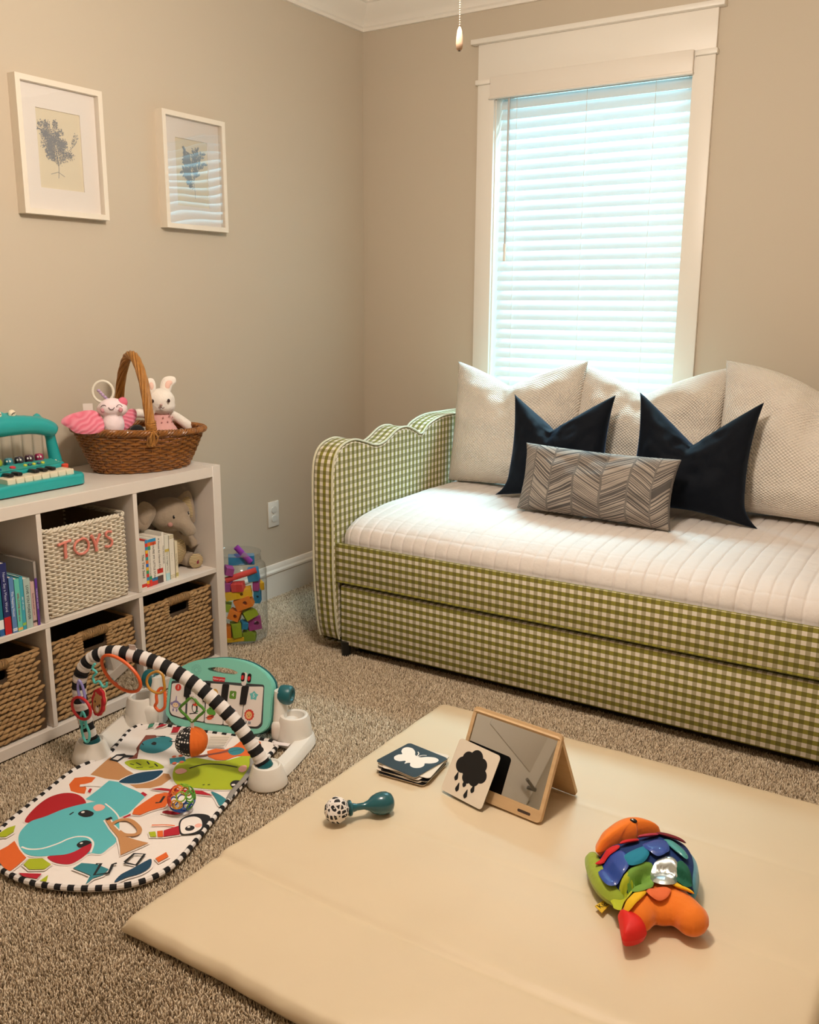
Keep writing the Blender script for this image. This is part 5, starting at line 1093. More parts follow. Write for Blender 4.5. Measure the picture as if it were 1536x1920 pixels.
for P_ in KEYS: kid.append(panel('piano_key', mat('key_white', '#e2dad6', .4), [rounded(P_)], .0012, .0050))
b = MB(); b.M = PM; b.prism(rounded([(-.156, .150), (-.04, .162), (.152, .170), (.160, .05), (.148, .038), (.09, .034), (-.09, .036), (-.146, .044), (-.154, .06)], .008), .001, .0019); b.build('key_bed', mat('key_bed', '#3b3f42', .5), gym)
for P_ in (((-.107, .150), (-.085, .152), (-.084, .104), (-.106, .106)), ((-.044, .156), (-.022, .157), (-.022, .099), (-.041, .098)), ((.018, .158), (.040, .159), (.039, .099), (.018, .099)), ((.082, .158), (.105, .161), (.101, .105), (.081, .103))): panel('black_key', mat('key_black2', '#17171b', .35), [rounded(P_, .004)], .0022, .0085)
def deco(name, key, items, z=.0052):
    b = MB(); b.M = PM; cols = []
    for k, (hc, pts) in enumerate(items):
        if hc not in cols: cols.append(hc)
        b.flat(pts, z+.00008*k, cols.index(hc))
    return b.build(name, [mat('paint_'+c_.strip('#'), c_, .5) for c_ in cols], key)
def ci(x, y, r_, ry=None, rot=0): return circ((x, y), r_, 20, ry, rot)
def star(x, y, r_, k=.55, n=5): return [(x+(r_ if i % 2 == 0 else r_*k)*math.sin(PI*i/n), y+(r_ if i % 2 == 0 else r_*k)*math.cos(PI*i/n)) for i in range(2*n)]
x, y = PAN['lion']; mane = [(x+(.0165 if i % 2 else .0145)*math.cos(2*PI*i/24), y+.001+(.0175 if i % 2 else .0155)*math.sin(2*PI*i/24)) for i in range(24)]
deco('lion_picture', kid[4], [('#c8382f', mane), ('#e0b070', ci(x-.001, y, .0105, .0115)), ('#1b1718', ci(x-.006, y+.001, .0012)), ('#1b1718', ci(x+.004, y+.001, .0012)), ('#1b1718', ci(x-.001, y-.003, .0018, .0012)), ('#e0a0a0', ci(x-.008, y-.003, .002)), ('#e0a0a0', ci(x+.006, y-.003, .002)), ('#8a8f99', [(x-.010, y-.026), (x+.008, y-.026), (x+.008, y-.018), (x-.010, y-.018)]), ('#e8e4e0', [(x-.005, y-.026), (x-.001, y-.026), (x-.001, y-.018), (x-.005, y-.018)])])
x, y = PAN['monkey']; deco('monkey_picture', kid[0], [('#8378a8', ci(x, y, .013, .012)), ('#8378a8', ci(x-.013, y+.001, .005)), ('#8378a8', ci(x+.013, y+.001, .005)), ('#e6c9a4', ci(x, y-.002, .010, .0075)), ('#1b1718', ci(x-.004, y, .001)), ('#1b1718', ci(x+.004, y, .001)), ('#8378a8', [(x-.002, y+.011), (x+.002, y+.011), (x+.001, y+.026), (x-.001, y+.026)]), ('#8378a8', ci(x-.006, y-.017, .0025, .005)), ('#8378a8', ci(x+.006, y-.017, .0025, .005))])
x, y = PAN['bird']; deco('bird_picture', kid[1], [('#1c1a1e', ci(x, y, .010, .016, .2)), ('#e8e2de', ci(x-.001, y-.002, .006, .011, .2)), ('#c8382f', ci(x-.001, y+.011, .007, .006)), ('#e8a030', [(x+.004, y+.012), (x+.013, y+.008), (x+.004, y+.006)]), ('#1c1a1e', [(x-.015, y-.018), (x+.012, y-.014), (x+.012, y-.016), (x-.015, y-.021)]), ('#3a8f4a', ci(x+.010, y-.010, .004, .002, .5))])
x, y = PAN['frog']; deco('frog_picture', kid[2], [('#5a9a3c', ci(x+.006, y+.006, .016, .010, -.3)), ('#5a9a3c', ci(x+.002, y+.015, .006)), ('#1b1718', ci(x+.002, y+.016, .0015)), ('#d8582c', ci(x+.004, y-.010, .011, .007, .4)), ('#a83a2c', ci(x+.012, y-.006, .005)), ('#1b1718', [(x-.010, y-.012), (x+.018, y-.001), (x+.018, y-.003), (x-.010, y-.014)])])
x, y = PAN['eleph']; deco('elephant_picture', kid[3], [('#4aa0c0', ci(x, y, .014, .012)), ('#c8384a', ci(x+.010, y-.004, .007, .011)), ('#4aa0c0', [(x-.014, y), (x-.010, y+.002), (x-.012, y-.014), (x-.016, y-.013)]), ('#1b1718', ci(x-.006, y+.002, .0012))])
tw = mat('paint_white', '#efeae6', .5)
for (k, key, hc, shp) in ((1, 0, '#c8382f', 'c'), (2, 1, '#3a7fb0', 't'), (3, 2, '#c99a4a', 'o'), (4, 3, '#5c8a2c', 's'), (5, 4, '#62b9bd', 'x')):
    x, y = PAN[f'n{k}']
    if k == 2: y += .002; x += .008
    P_ = ci(x, y, .0105) if shp in 'ct' else ci(x, y, .011, .014) if shp == 'o' else rrect(x-.011, x+.011, y-.012, y+.012, .004) if shp == 's' else star(x, y, .015, .68)
    deco('number_badge', kid[key], [(hc, P_)], .0053); text('key_number', str(k), .017, tw, kid[key], PM @ Matrix.Translation((x, y, .00545)), .00008)
a_, c_ = PAN['badgeA'], PAN['badgeB']; x, y = (a_[0]+c_[0])/2, (a_[1]+c_[1])/2
bd = [(x-.020, y+.0065), (x+.020, y+.0065), (x+.020, y-.004)]+[(x+.020-.04*i/8, y-.0045-.003*abs(math.sin(PI*i/8*2))) for i in range(9)]
bo = deco('logo_badge', gym, [('#c4262e', rounded([(x-.021, y+.007), (x+.021, y+.007), (x+.020, y-.006), (x+.010, y-.0085), (x, y-.0065), (x-.010, y-.0085), (x-.020, y-.006)], .002))], .0017)
text('logo_lettering', 'fisher-price', .0082, tw, bo, PM @ Matrix.Translation((x, y, .00185)), .00008)
b = MB(); b.M = PM; x, y = PAN['speak']
for r_, n in ((.007, 12), (.0115, 16), (.0155, 20)):
    for i in range(n): b.flat(circ((x+r_*math.cos(2*PI*i/n), y+r_*math.sin(2*PI*i/n)), .0009, 6), .0017)
b.build('speaker_holes', mat('speaker_dark', '#1d3a3c', .7), gym)
x, y = PAN['sw']; b = MB(); b.M = PM; b.prism(rrect(x-.003, x+.013, y-.026, y+.014, .007), .001, .0022); b.build('switch_plate', mat('key_white'), gym)
for xx, yy in ((x, y), (x+.021, y-.001)):
    b = MB(); b.M = PM; b.prism(rrect(xx-.006, xx+.006, yy-.014, yy+.013, .0055), .0015, .0028, 0); b.prism(ci(xx, yy-.002, .0042, .007), .0028, .0065, 1, smooth=True); b.build('switch', [mat('key_black2'), mat('switch_red', '#c4262e', .4)], gym)

# ------------------------------------------------------------------ printed play mat
PC = dict(orange='#dd6526', tan='#c08a5a', brown='#82443a', teal='#2f7f8c', lime='#a8b51e', navy='#0f3f5c', black='#17181c', white='#eee6e2', red='#ac1420', aqua='#5cb9c2', crimson='#b0172c', pink='#eeb0a2', coral='#dc6a48', green='#3d8a72', cream='#e2d8cc', grey='#6f6a66')
names = list(PC); pm = thing('play_mat', 'animal-print baby play mat with black and white striped piping', 'play mat', GO, GA)
OUT = spl([(-.18, .244, 0), (0, .236, 0), (.16, .236, 0), (.212, .226, 0), (.226, .200, 0), (.222, .05, 0), (.222, -.15, 0), (.228, -.36, 0), (.212, -.445, 0), (.165, -.500, 0), (.09, -.534, 0), (0, -.550, 0), (-.09, -.545, 0), (-.18, -.510, 0), (-.235, -.450, 0), (-.262, -.370, 0), (-.266, -.20, 0), (-.264, -.07, 0), (-.226, .02, 0), (-.234, .10, 0), (-.246, .18, 0), (-.232, .232, 0)], 8, True)
ol = [(p.x, p.y) for p in OUT]
def mz(x, y): return .0125+.0022*noise.noise((x*7, y*7, 3))+.0012*noise.noise((x*18, y*15, 8))
b = MB(); b.prism(ol, .001, .010); b.build('mat_padding', mat('mat_white', '#e3dbd8', .85), pm)
def drape(b, extra):
    # cut every print patch finely enough to follow the quilted surface
    b.v = [(x, y, mz(x, y)+z) for x, y, z in b.v]
# base sheet as a fine grid clipped to the outline
def inside(x, y):
    c_ = False; n = len(ol)
    for i in range(n):
        (x1, y1), (x2, y2) = ol[i], ol[i-1]
        if (y1 > y) != (y2 > y) and x < (x2-x1)*(y-y1)/(y2-y1)+x1: c_ = not c_
    return c_
def sheet(polys):
    """polys: list of (points, material, z); triangulated finely"""
    bm = bmesh.new(); lay_ = []
    for pts, mi, z in polys:
        fl = [Vector((p[0], p[1], 0)) for p in pts]
        vs = [bm.verts.new((p.x, p.y, z)) for p in fl]
        for t_ in tessellate_polygon([fl]):
            if len(set(t_)) < 3: continue
            try:
                f = bm.faces.new([vs[i] for i in t_]); f.material_index = mi
                if f.calc_area() > 0:
                    f.normal_update()
                    if f.normal.z < 0: f.normal_flip()
            except ValueError: pass
    for _ in range(5):
        le = [e for e in bm.edges if e.calc_length() > .022]
        if not le: break
        bmesh.ops.subdivide_edges(bm, edges=le, cuts=1); bmesh.ops.triangulate(bm, faces=[f for f in bm.faces if len(f.verts) > 3])
    for v in bm.verts: v.co.z += mz(v.co.x, v.co.y)
    return bm
polys = [([(x*.992, (y+.145)*.994-.145) for x, y in ol], 7, 0)]
def strokepoly(pts, w_, closed=False):
    P_ = [Vector(p) for p in pts]; N = len(P_); L1 = []; R1 = []
    for i in range(N):
        a = P_[i-1] if (i or closed) else P_[i]; c_ = P_[(i+1) % N] if (i < N-1 or closed) else P_[i]; t_ = (c_-a).normalized(); n_ = Vector((-t_.y, t_.x))*w_/2; L1.append(P_[i]+n_); R1.append(P_[i]-n_)
    return [[tuple(L1[i]), tuple(R1[i]), tuple(R1[(i+1) % N]), tuple(L1[(i+1) % N])] for i in range(N if closed else N-1)]
Z = .00035; bgc = names.index('cream')
for k, c_, w_, l in PRINT:
    p2 = [(l[i]/1000, l[i+1]/1000) for i in range(0, len(l), 2)]; mi = names.index(c_)
    def clampin(q):
        x, y = q
        for _ in range(40):
            if inside(x, y): break
            x *= .985; y = (y+.145)*.985-.145
        return (x, y)
    if k in 'ps':
        if k == 'p': p2 = [(p.x, p.y) for p in spl([(a, c2, 0) for a, c2 in p2], 4, True)]
        p2 = [clampin(q) for q in p2]
        cx, cy_ = sum(p[0] for p in p2)/len(p2), sum(p[1] for p in p2)/len(p2)
        if c_ not in ('black', 'pink', 'white'):
            for q in strokepoly(p2, .009, True): polys.append(([clampin(a) for a in q], 7, Z*.6))
        polys.append((p2, mi, Z))
    elif k == 'l':
        pp = [(p.x, p.y) for p in spl([(a, c2, 0) for a, c2 in p2], 4)] if len(p2) > 2 and c_ != 'black' or len(p2) == 5 and w_ == 5 else p2
        for q in strokepoly(pp, w_/1000): polys.append((q, mi, Z))
    else: polys.append((circ(p2[0], w_/1000*.9, 14), mi, Z))
    Z += .00007
b = MB(); bm_ = sheet(polys); me_bm = bm_
me = bpy.data.meshes.new('printed_cover'); bm_.to_mesh(me); bm_.free()
for n_ in names: me.materials.append(mat('print_'+n_, PC[n_], .8))
for p in me.polygons: p.use_smooth = True
o = bpy.data.objects.new('printed_cover', me); COL.objects.link(o); o.parent = pm
acc = [0]
for i in range(len(OUT)): acc.append(acc[-1]+(OUT[(i+1) % len(OUT)]-OUT[i]).length)
NT_ = 2*76; per = NT_*3; P = []
for k in range(per):
    s_ = acc[-1]*k/per; i = max(j for j in range(len(OUT)) if acc[j] <= s_+1e-9); q = OUT[i].lerp(OUT[(i+1) % len(OUT)], (s_-acc[i])/max(1e-9, acc[i+1]-acc[i])); P.append((q.x, q.y, .0105))
b = MB(); b.tube(P, .0068, 8, closed=True, mats=[(k//3) % 2 for k in range(per)]); b.build('striped_piping', [mat('knit_black'), mat('knit_white')], pm)
b = MB(); P = spl([(.190, .112, .016), (.207, .075, .019), (.2175, .035, .021), (.2215, -.02, .021), (.2185, -.07, .019), (.2215, -.11, .015)], 5); b.tube(P, .0075, 8, flat=.35); b.build('grey_strap', mat('strap_grey', '#8f8b88', .9), pm)
b = MB(); b.box(.214, .262, .205, .222, .016, .018); b.build('corner_tab', mat('tag_white'), pm)

# ------------------------------------------------------------------ toys hanging from the arch (gym coordinates)
G2W = Matrix.Translation(GO) @ Matrix.Rotation(GA, 4, 'Z')
def hang(name, label, cat, p, group='toys hanging from the striped arch'):
    return thing(name, label, cat, tuple(G2W @ Vector(p)), GA, group)
def loop(pts, r_, name, m, par, c0, k=5):
    b = MB(); b.tube([tuple(p-Vector(c0)) for p in spl(pts, k, True)], r_, 8, closed=True); return b.build(name, m, par)
org = mat('toy_orange', '#e2622c', .4); pur = mat('toy_purple', '#8d86c4', .4); aq = mat('toy_aqua', '#5cc0bd', .4); yel = mat('toy_mustard', '#bf8a34', .4); grn = mat('toy_green', '#4f8a2c', .4); redm = mat('toy_red', '#c22a30', .4)
c0 = Vector((-.128, -.026, .293)); t = hang('hanging_mirror', 'oval baby mirror in an orange frame hanging from the arch', 'baby mirror', c0)
ang = math.radians(-24); ax = Vector((math.cos(ang), -.15, math.sin(ang))).normalized(); ay = Vector((0, -.12, 1)); ay = (ay-ax*ay.dot(ax)).normalized(); az = ax.cross(ay); Mm = frame((0, 0, 0), ax, ay, az)
EL = lambda a, c_: [(a*math.cos(th)*(1+.08*math.sin(th)), c_*math.sin(th)) for th in np.linspace(0, 2*PI, 49)[:-1]]
b = MB(); b.M = Mm; b.tube([(x, y, 0) for x, y in EL(.070, .046)], .0046, 8, closed=True); b.build('mirror_frame', org, t)
b = MB(); b.M = Mm; b.prism(EL(.068, .044), -.004, -.002); b.build('frame_back', org, t)
b = MB(); b.M = Mm; b.flat(EL(.066, .042), .0); b.build('mirror_face', mat('mirror_foil', '#d8d8d6', .03, metal=1), t)
loopc = lambda: None
c0 = Vector((-.20, -.026, .27)); t = hang('lion_rattle', 'flat lion-face rattle with a red mane on an aqua zigzag link', 'rattle', c0)
b = MB(); b.tube(spl([p-c0 for p in (Vector((-.210, -.02, .312)), Vector((-.218, -.022, .298)), Vector((-.206, -.022, .287)), Vector((-.218, -.022, .273)), Vector((-.214, -.022, .256)), Vector((-.200, -.022, .262)), Vector((-.190, -.022, .248)), Vector((-.178, -.022, .250)), Vector((-.176, -.022, .262)))], 4), .0036, 8); b.build('zigzag_link', aq, t)
lc = Vector((-.203, -.030, .203))-c0; ax = Vector((.86, -.35, -.22)).normalized(); ay = Vector((.2, .0, 1)); ay = (ay-ax*ay.dot(ax)).normalized(); az = ax.cross(ay); Mm = frame(lc, ax, ay, az)
mane = [((.024+.003*abs(math.sin(4.5*th)))*math.cos(th), (.040+.003*abs(math.sin(4.5*th)))*math.sin(th)) for th in np.linspace(0, 2*PI, 73)[:-1]]
b = MB(); b.M = Mm; b.prism(mane, -.006, .002, smooth=False); b.build('mane', mat('mane_red', '#bb2430', .85), t)
b = MB(); b.M = Mm; b.prism([(x*1.02, y*1.02) for x, y in mane], -.009, -.006); b.build('back_fabric', mat('rattle_back', '#cdb68c', .85), t)
def dec(items, par, Mx, name):
    b = MB(); b.M = Mx; cols = []
    for k, (hc, pts) in enumerate(items):
        if hc not in cols: cols.append(hc)
        b.flat(pts, .0023+.0001*k, cols.index(hc))
    return b.build(name, [mat('paint_'+q.strip('#'), q, .6) for q in cols], par)
dec([('#c09a68', ci(0, -.004, .018, .030)), ('#c09a68', ci(-.011, .022, .005)), ('#c09a68', ci(.011, .022, .005)), ('#efe9e4', ci(.004, -.018, .0075, .010)), ('#1b1718', ci(-.009, -.002, .003, .004)), ('#1b1718', ci(.011, -.004, .003, .004)), ('#1b1718', ci(.004, -.011, .004, .003)), ('#1b1718', [(-.011, .006), (-.007, .009), (-.007, .0075), (-.011, .0045)])], t, Mm, 'face')
c0 = Vector((-.258, -.026, .18)); t = hang('teether_ring', 'red ring with purple and aqua links hanging at the left of the arch', 'teether', c0)
rc = Vector((-.258, -.030, .178)); b = MB(); b.tube([tuple(rc-c0+Vector((.036*math.cos(a), -.010*math.cos(a), .032*math.sin(a)))) for a in np.linspace(0, 2*PI, 37)[:-1]], .0042, 8, closed=True); b.build('ring', redm, t)
loop([(-.262, -.024, .258), (-.268, -.024, .235), (-.262, -.026, .208), (-.250, -.028, .196), (-.245, -.028, .210), (-.252, -.024, .238)], .0040, 'link', pur, t, c0)
loop([(-.259, -.024, .164), (-.266, -.026, .142), (-.262, -.026, .118), (-.252, -.026, .122), (-.250, -.026, .145)], .0036, 'link', aq, t, c0); loop([(-.262, -.022, .132), (-.266, -.024, .105), (-.257, -.026, .078), (-.246, -.026, .078), (-.242, -.024, .10), (-.252, -.022, .125)], .0038, 'link', aq, t, c0)
c0 = Vector((-.02, -.026, .26)); t = hang('link_chain', 'mustard and orange plastic links hanging below the arch beside the mirror', 'teether links', c0)
loop([(-.045, -.020, .296), (-.052, -.022, .275), (-.040, -.024, .256), (-.014, -.026, .250), (.002, -.024, .262), (.0, -.022, .285), (-.004, -.02, .302), (-.02, -.02, .31)], .0038, 'link', yel, t, c0)
loop([(-.012, -.020, .262), (-.022, -.026, .245), (-.020, -.030, .225), (-.026, -.030, .212), (-.014, -.030, .200), (.002, -.030, .212), (.004, -.028, .235), (.0, -.022, .258)], .0042, 'link', org, t, c0)
c0 = Vector((.08, -.026, .18)); t = hang('fabric_ball', 'fabric ball, half black with white dots and half orange, on a green diamond ring', 'ball toy', c0)
b = MB(); b.tube([tuple(Vector(p)-c0) for p in spl([(.083, -.022, .248), (.064, -.024, .232), (.044, -.024, .211), (.062, -.024, .194), (.081, -.024, .177), (.100, -.024, .196), (.119, -.024, .215), (.102, -.024, .231)], 2, True)], .0040, 8, closed=True); b.build('diamond_ring', grn, t)
b = MB(); b.M = frame(Vector((.084, -.024, .255))-c0, (1, 0, 0), (0, 0, 1), (0, -1, 0)); b.box(-.007, .007, -.024, .0, -.001, .001); b.build('hanging_loop', mat('tag_white'), t)
b = MB(); b.M = frame(Vector((.081, -.026, .18))-c0, (1, 0, 0), (0, 0, 1), (0, -1, 0)); b.box(-.005, .005, -.022, .002, -.001, .001); b.build('hanging_loop', mat('tag_white'), t)
bc_ = Vector((.079, -.030, .122)); dotm = NT('dotted_black', .85); dv = dotm.n('ShaderNodeTexCoord'); 
vv = dotm.n('ShaderNodeTexVoronoi'); vv.inputs['Scale'].default_value = 118; vv.inputs['Randomness'].default_value = 0; dotm.l(dv.outputs['Object'], vv.inputs['Vector']); dotm.col(dotm.mix(dotm.math('LESS_THAN', vv.outputs['Distance'], .36), lin('#17161a'), lin('#e8e2de')))
ribm = NT('ribbed_orange', .9); ru, rv = ribm.uv(); rw = ribm.math('SINE', ribm.math('MULTIPLY', ru, 70)); ribm.b.inputs['Base Color'].default_value = lin('#dd6a20'); ribm.bump(rw, .5, .0015)
for nm_, m_, a0 in (('dotted_half', dotm.m, PI*.62), ('ribbed_half', ribm.m, -PI*.38)):
    b = MB(); nu, nv_ = 18, 16; vs = []
    for j in range(nv_+1):
        th = PI*j/nv_
        for i in range(nu+1): a = a0-PI/2*0+PI*i/nu; rr_ = .0445*(1+.02*math.cos(6*(a-a0))); vs.append((rr_*math.sin(th)*math.cos(a), rr_*math.sin(th)*math.sin(a), -.040*math.cos(th)))
    fs = [(j*(nu+1)+i, j*(nu+1)+i+1, (j+1)*(nu+1)+i+1, (j+1)*(nu+1)+i) for j in range(nv_) for i in range(nu)]; b.M = Matrix.Translation(bc_-c0); b.add(vs, fs, 0, [[(f_ % (nu+1)/nu, f_//(nu+1)/nv_) for f_ in f] for f in fs]); b.build(nm_, m_, t, angle=0, weld=True)

# ------------------------------------------------------------------ openwork ball
R_ = .0345; ob = thing('openwork_ball', 'rainbow openwork ball of plastic loops lying on the play mat', 'ball', (1.032, -2.259, .017+R_)); phi = (1+5**.5)/2
dirs = [Vector(v).normalized() for v in [(0, s1, s2*phi) for s1 in (1, -1) for s2 in (1, -1)]+[(s1, s2*phi, 0) for s1 in (1, -1) for s2 in (1, -1)]+[(s2*phi, 0, s1) for s1 in (1, -1) for s2 in (1, -1)]]
dod = [Vector(v).normalized() for v in [(a, c_, d_) for a in (1, -1) for c_ in (1, -1) for d_ in (1, -1)]+[(0, s1/phi, s2*phi) for s1 in (1, -1) for s2 in (1, -1)]+[(s1/phi, s2*phi, 0) for s1 in (1, -1) for s2 in (1, -1)]+[(s2*phi, 0, s1/phi) for s1 in (1, -1) for s2 in (1, -1)]]
SV = Vector((.78, .62, 0))
for grp, rad in ((dirs, math.radians(17.5)), (dod, math.radians(19.5))):
    for d_ in grp:
        u_ = d_.orthogonal().normalized(); w_ = d_.cross(u_); s_ = d_.dot(SV)
        cc = '#1c4fa0' if d_.z < -.45 else '#4f9a2a' if s_ > .45 else '#d0402a' if s_ < -.5 else '#dfa52a' if d_.z < .25 else '#e0762a' if s_ < .0 else '#7fae2c'
        b = MB(); b.tube([tuple((d_*math.cos(rad)+(u_*math.cos(a)+w_*math.sin(a))*math.sin(rad))*R_) for a in np.linspace(0, 2*PI, 21)[:-1]], .0018, 6, closed=True); b.build('loop', mat('loop_'+cc.strip('#'), cc, .35), ob)
# ------------------------------------------------------------------ cream foam floor mat
MX0, MX1, MY0, MY1, MT = 1.272, 2.532, -2.648, -1.362, .040
fm = mat('cream_leatherette', '#d7c5a8', .48, var=(3, .03)); FOLD = (-2.378, -2.045, -1.705)
def topz(x, y):
    z = MT
    for k, f in enumerate(FOLD): z -= (.0055, .0022, .0012)[k]*math.exp(-((y-f-.004*math.sin(x*3))/(.010, .008, .007)[k])**2); z += (.004, .0015, .0008)[k]*math.exp(-((y-f-.03)/.03)**2)
    n = noise.noise
    z += .0035*n((x*1.7, y*2.3, 2))+.0012*n((x*5+y*3, y*6, 4))
    # slack creases near the front edge, fanning out of the corner
    e = max(0, min(1, (-2.10-y)/.5)); u_ = x*.80-y*.6; z += e*.0065*max(0, n((u_*8.5, (x*.6+y*.8)*1.6, 11)))**1.2*2-e*.001; z += max(0, min(1, (-2.45-y)/.2))*.004*n((x*17, y*9, 7))
    return z
NX, NY = 190, 200; b = MB(); vs = []
for j in range(NY+1):
    for i in range(NX+1):
        u_, v_ = i/NX, j/NY; x = MX0+(MX1-MX0)*u_; y = MY0+(MY1-MY0)*v_; ex = min(u_, 1-u_)*(MX1-MX0); ey = min(v_, 1-v_)*(MY1-MY0); r_ = .022
        z = topz(x, y)
        for e_ in (ex, ey):
            if e_ < r_: z -= (r_-math.sqrt(max(0, r_*r_-(r_-e_)**2)))*.55
        # limp outline
        x += (.006*noise.noise((y*3, 1, u_))+.003*noise.noise((y*11, 4, 0)))*(1 if ex < .1 else 0)*(1-ex/.1)
        y += (.006*noise.noise((x*3, 8, 0))+.0035*noise.noise((x*12, 2, 5)))*(1-min(1, ey/.1))
        vs.append((x-1.9, y+2.0, z))
W1 = NX+1; fs = [(j*W1+i, j*W1+i+1, (j+1)*W1+i+1, (j+1)*W1+i) for j in range(NY) for i in range(NX)]
rim = [i for i in range(W1)]+[j*W1+NX for j in range(1, NY+1)]+[NY*W1+i for i in range(NX-1, -1, -1)]+[j*W1 for j in range(NY-1, 0, -1)]
nb = len(vs); n = len(rim)
for k, (ins, z_) in enumerate(((-.006, .018), (-.002, .006), (.008, .001))):
    for q in rim:
        x, y, z = vs[q]; cx, cy_ = x/abs(x or 1), y/abs(y or 1); lim = (MX1-MX0)/2
        dx = -ins*max(-1, min(1, (x+1.9-(MX0+MX1)/2)/.6)) if min(abs(x+1.9-MX0), abs(x+1.9-MX1)) < .03 else 0; dy = -ins*(1 if y-2.0 > (MY0+MY1)/2 else -1) if min(abs(y-2.0-MY0), abs(y-2.0-MY1)) < .03 else 0
        vs.append((x+dx, y+dy, z_))
for k in range(3):
    for i in range(n):
        i2 = (i+1) % n; a, c_ = (rim[i], rim[i2]) if k == 0 else (nb+(k-1)*n+i, nb+(k-1)*n+i2); fs.append((c_, a, nb+k*n+i, nb+k*n+i2))
fs.append([nb+2*n+i for i in range(n)][::-1]); b.add(vs, fs)
o = b.build('foam_mat', fm, None, angle=0, loc=(1.9, -2.0, 0)); tag(o, 'large cream folding foam floor mat lying on the carpet', 'floor mat')
def mtop(x, y): return topz(x, y)

# ------------------------------------------------------------------ tabletop mirror, A-frame
birch = NT('birch_ply', .5); wn = birch.n('ShaderNodeTexNoise'); wn.inputs['Scale'].default_value = 9; tcx = birch.n('ShaderNodeTexCoord'); mpp = birch.n('ShaderNodeMapping'); mpp.inputs['Scale'].default_value = (.6, 9, 9); birch.l(tcx.outputs['Object'], mpp.inputs[0]); birch.l(mpp.outputs[0], wn.inputs['Vector']); birch.col(birch.mix(wn.outputs['Fac'], lin('#bf9b72'), lin('#d3b48a')))
ed = mat('ply_edge', '#a88358', .6)
MW, MH, MD = .268, .222, .094; am = thing('easel_mirror', 'wooden A-frame tabletop mirror standing on the cream mat', 'mirror', (1.726, -1.752, MT+.004), math.radians(-7))
th = math.acos(min(1, .197/MH)); 
def board(sg):
    # frame standing on the foot edge at y=sg*MD leaning to the ridge
    up = Vector((0, -sg*MD, .197)).normalized(); nn = Vector((0, sg*up.z, up.y*-sg)); nn = Vector((0, sg*.197, MD)).normalized(); ax = up.cross(nn); return frame((0, sg*MD, .0035), ax, up, nn)
Mf = board(-1); b = MB(); b.M = Mf; b.prism(rrect(-MW/2, MW/2, 0, MH, .012), -.012, 0, hole=rrect(-MW/2+.010, MW/2-.010, .030, MH-.009, .003)); b.prism(rrect(-MW/2+.001, MW/2-.001, .001, MH-.001, .012), -.013, -.0121, 0); b.build('front_panel', birch.m, am, angle=35)
b = MB(); b.M = Mf; b.box(-MW/2+.0102, MW/2-.0102, .0302, MH-.0092, -.008, -.003); b.build('mirror_glass', mat('silvered_glass', '#dcdcd8', .015, metal=1), am)
b = MB(); b.M = Mf; b.flat(rrect(.066, .104, .009, .016, .0034), .0003); b.build('finger_slot', mat('slot_dark', '#3a2820', .7), am)
b = MB(); b.M = board(1); b.prism(rrect(-MW/2, MW/2, 0, MH-.006, .012), -.009, 0); b.build('rear_panel', birch.m, am, angle=35)

# ------------------------------------------------------------------ contrast cards
cw = mat('card_white', '#e2d6c6', .55); cbk = mat('card_black', '#0d0c0e', .5); cnv = mat('card_slate', '#243640', .5); ce = mat('card_edge', '#cfc4b4', .7)
CS = .142
def card(label, p, rz, front, rot=None, art=None, cat='flash card', group=None, back=None, t_=.0026):
    o_ = thing('flash_card', label, cat, p, rz, group=group, rot=rot)
    b = MB(); b.prism(rrect(-CS/2, CS/2, -CS/2, CS/2, .010), 0, t_*.5, 1); b.prism(rrect(-CS/2, CS/2, -CS/2, CS/2, .010), t_*.5, t_, 0); b.build('card', [front, back or ce], o_, angle=30)
    if art:
        b = MB(); b.M = Matrix.Translation((0, 0, t_+.0002))
        for k, a in enumerate(art[1]): b.flat(a, .00004*k)
        b.build('printed_shape', art[0], o_)
    return o_
sm = lambda pts, k=5: [(p.x, p.y) for p in spl([(a, c_, 0) for a, c_ in pts], k, True)]
half = [(0, .018), (.010, .026), (.022, .040), (.040, .050), (.056, .046), (.060, .032), (.052, .016), (.040, .006), (.046, -.004), (.046, -.020), (.034, -.032), (.018, -.030), (.008, -.018), (0, -.012)]
wing = sm(half[:-1]+[(0, -.022)], 4); bfly = [[(x+.001, y) for x, y in wing], [(-x-.001, y) for x, y in wing], circ((0, -.003), .005, 16, .028)]
def line(pts, w_): return strokepoly([(p.x, p.y) for p in spl([(a, c_, 0) for a, c_ in pts], 4)], w_)
bfly += line([(.001, .020), (.006, .036), (.016, .044)], .003)+line([(-.001, .020), (-.006, .036), (-.016, .044)], .003)
cc = (1.432, -1.787); z0 = MT+.0045
stack = [('black-faced contrast card at the bottom of the stack', .10, cbk, (.004, -.006)), ('white contrast card second from the bottom of the stack', .03, cw, (-.004, -.002)), ('black-edged contrast card third from the bottom of the stack', .14, cbk, (.006, .0)), ('white contrast card third from the top of the stack', -.05, cw, (-.002, .002)), ('white contrast card with a dark shape just under the butterfly card', .16, cw, (.007, .006))]
for k, (lb_, rz_, f_, (dx, dy)) in enumerate(stack):
    card(lb_, (cc[0]+dx, cc[1]+dy, z0+k*.0037), rz_-.02, f_, group='contrast cards stacked on the mat', back=cbk if f_ is cw else cw)
card('slate contrast card with a white butterfly on top of the stack', (cc[0]-.004, cc[1]+.002, z0+5*.0037), -.14, cnv, art=(mat('art_white', '#ece6de', .55), bfly), group='contrast cards stacked on the mat')
cl = sm([(-.020, -.010), (-.036, -.008), (-.046, .006), (-.044, .022), (-.030, .030), (-.024, .042), (-.008, .054), (.010, .050), (.018, .040), (.034, .036), (.042, .022), (.040, .010), (.048, -.004), (.040, -.018), (.024, -.020), (.012, -.026), (-.004, -.022), (-.012, -.014)], 4)
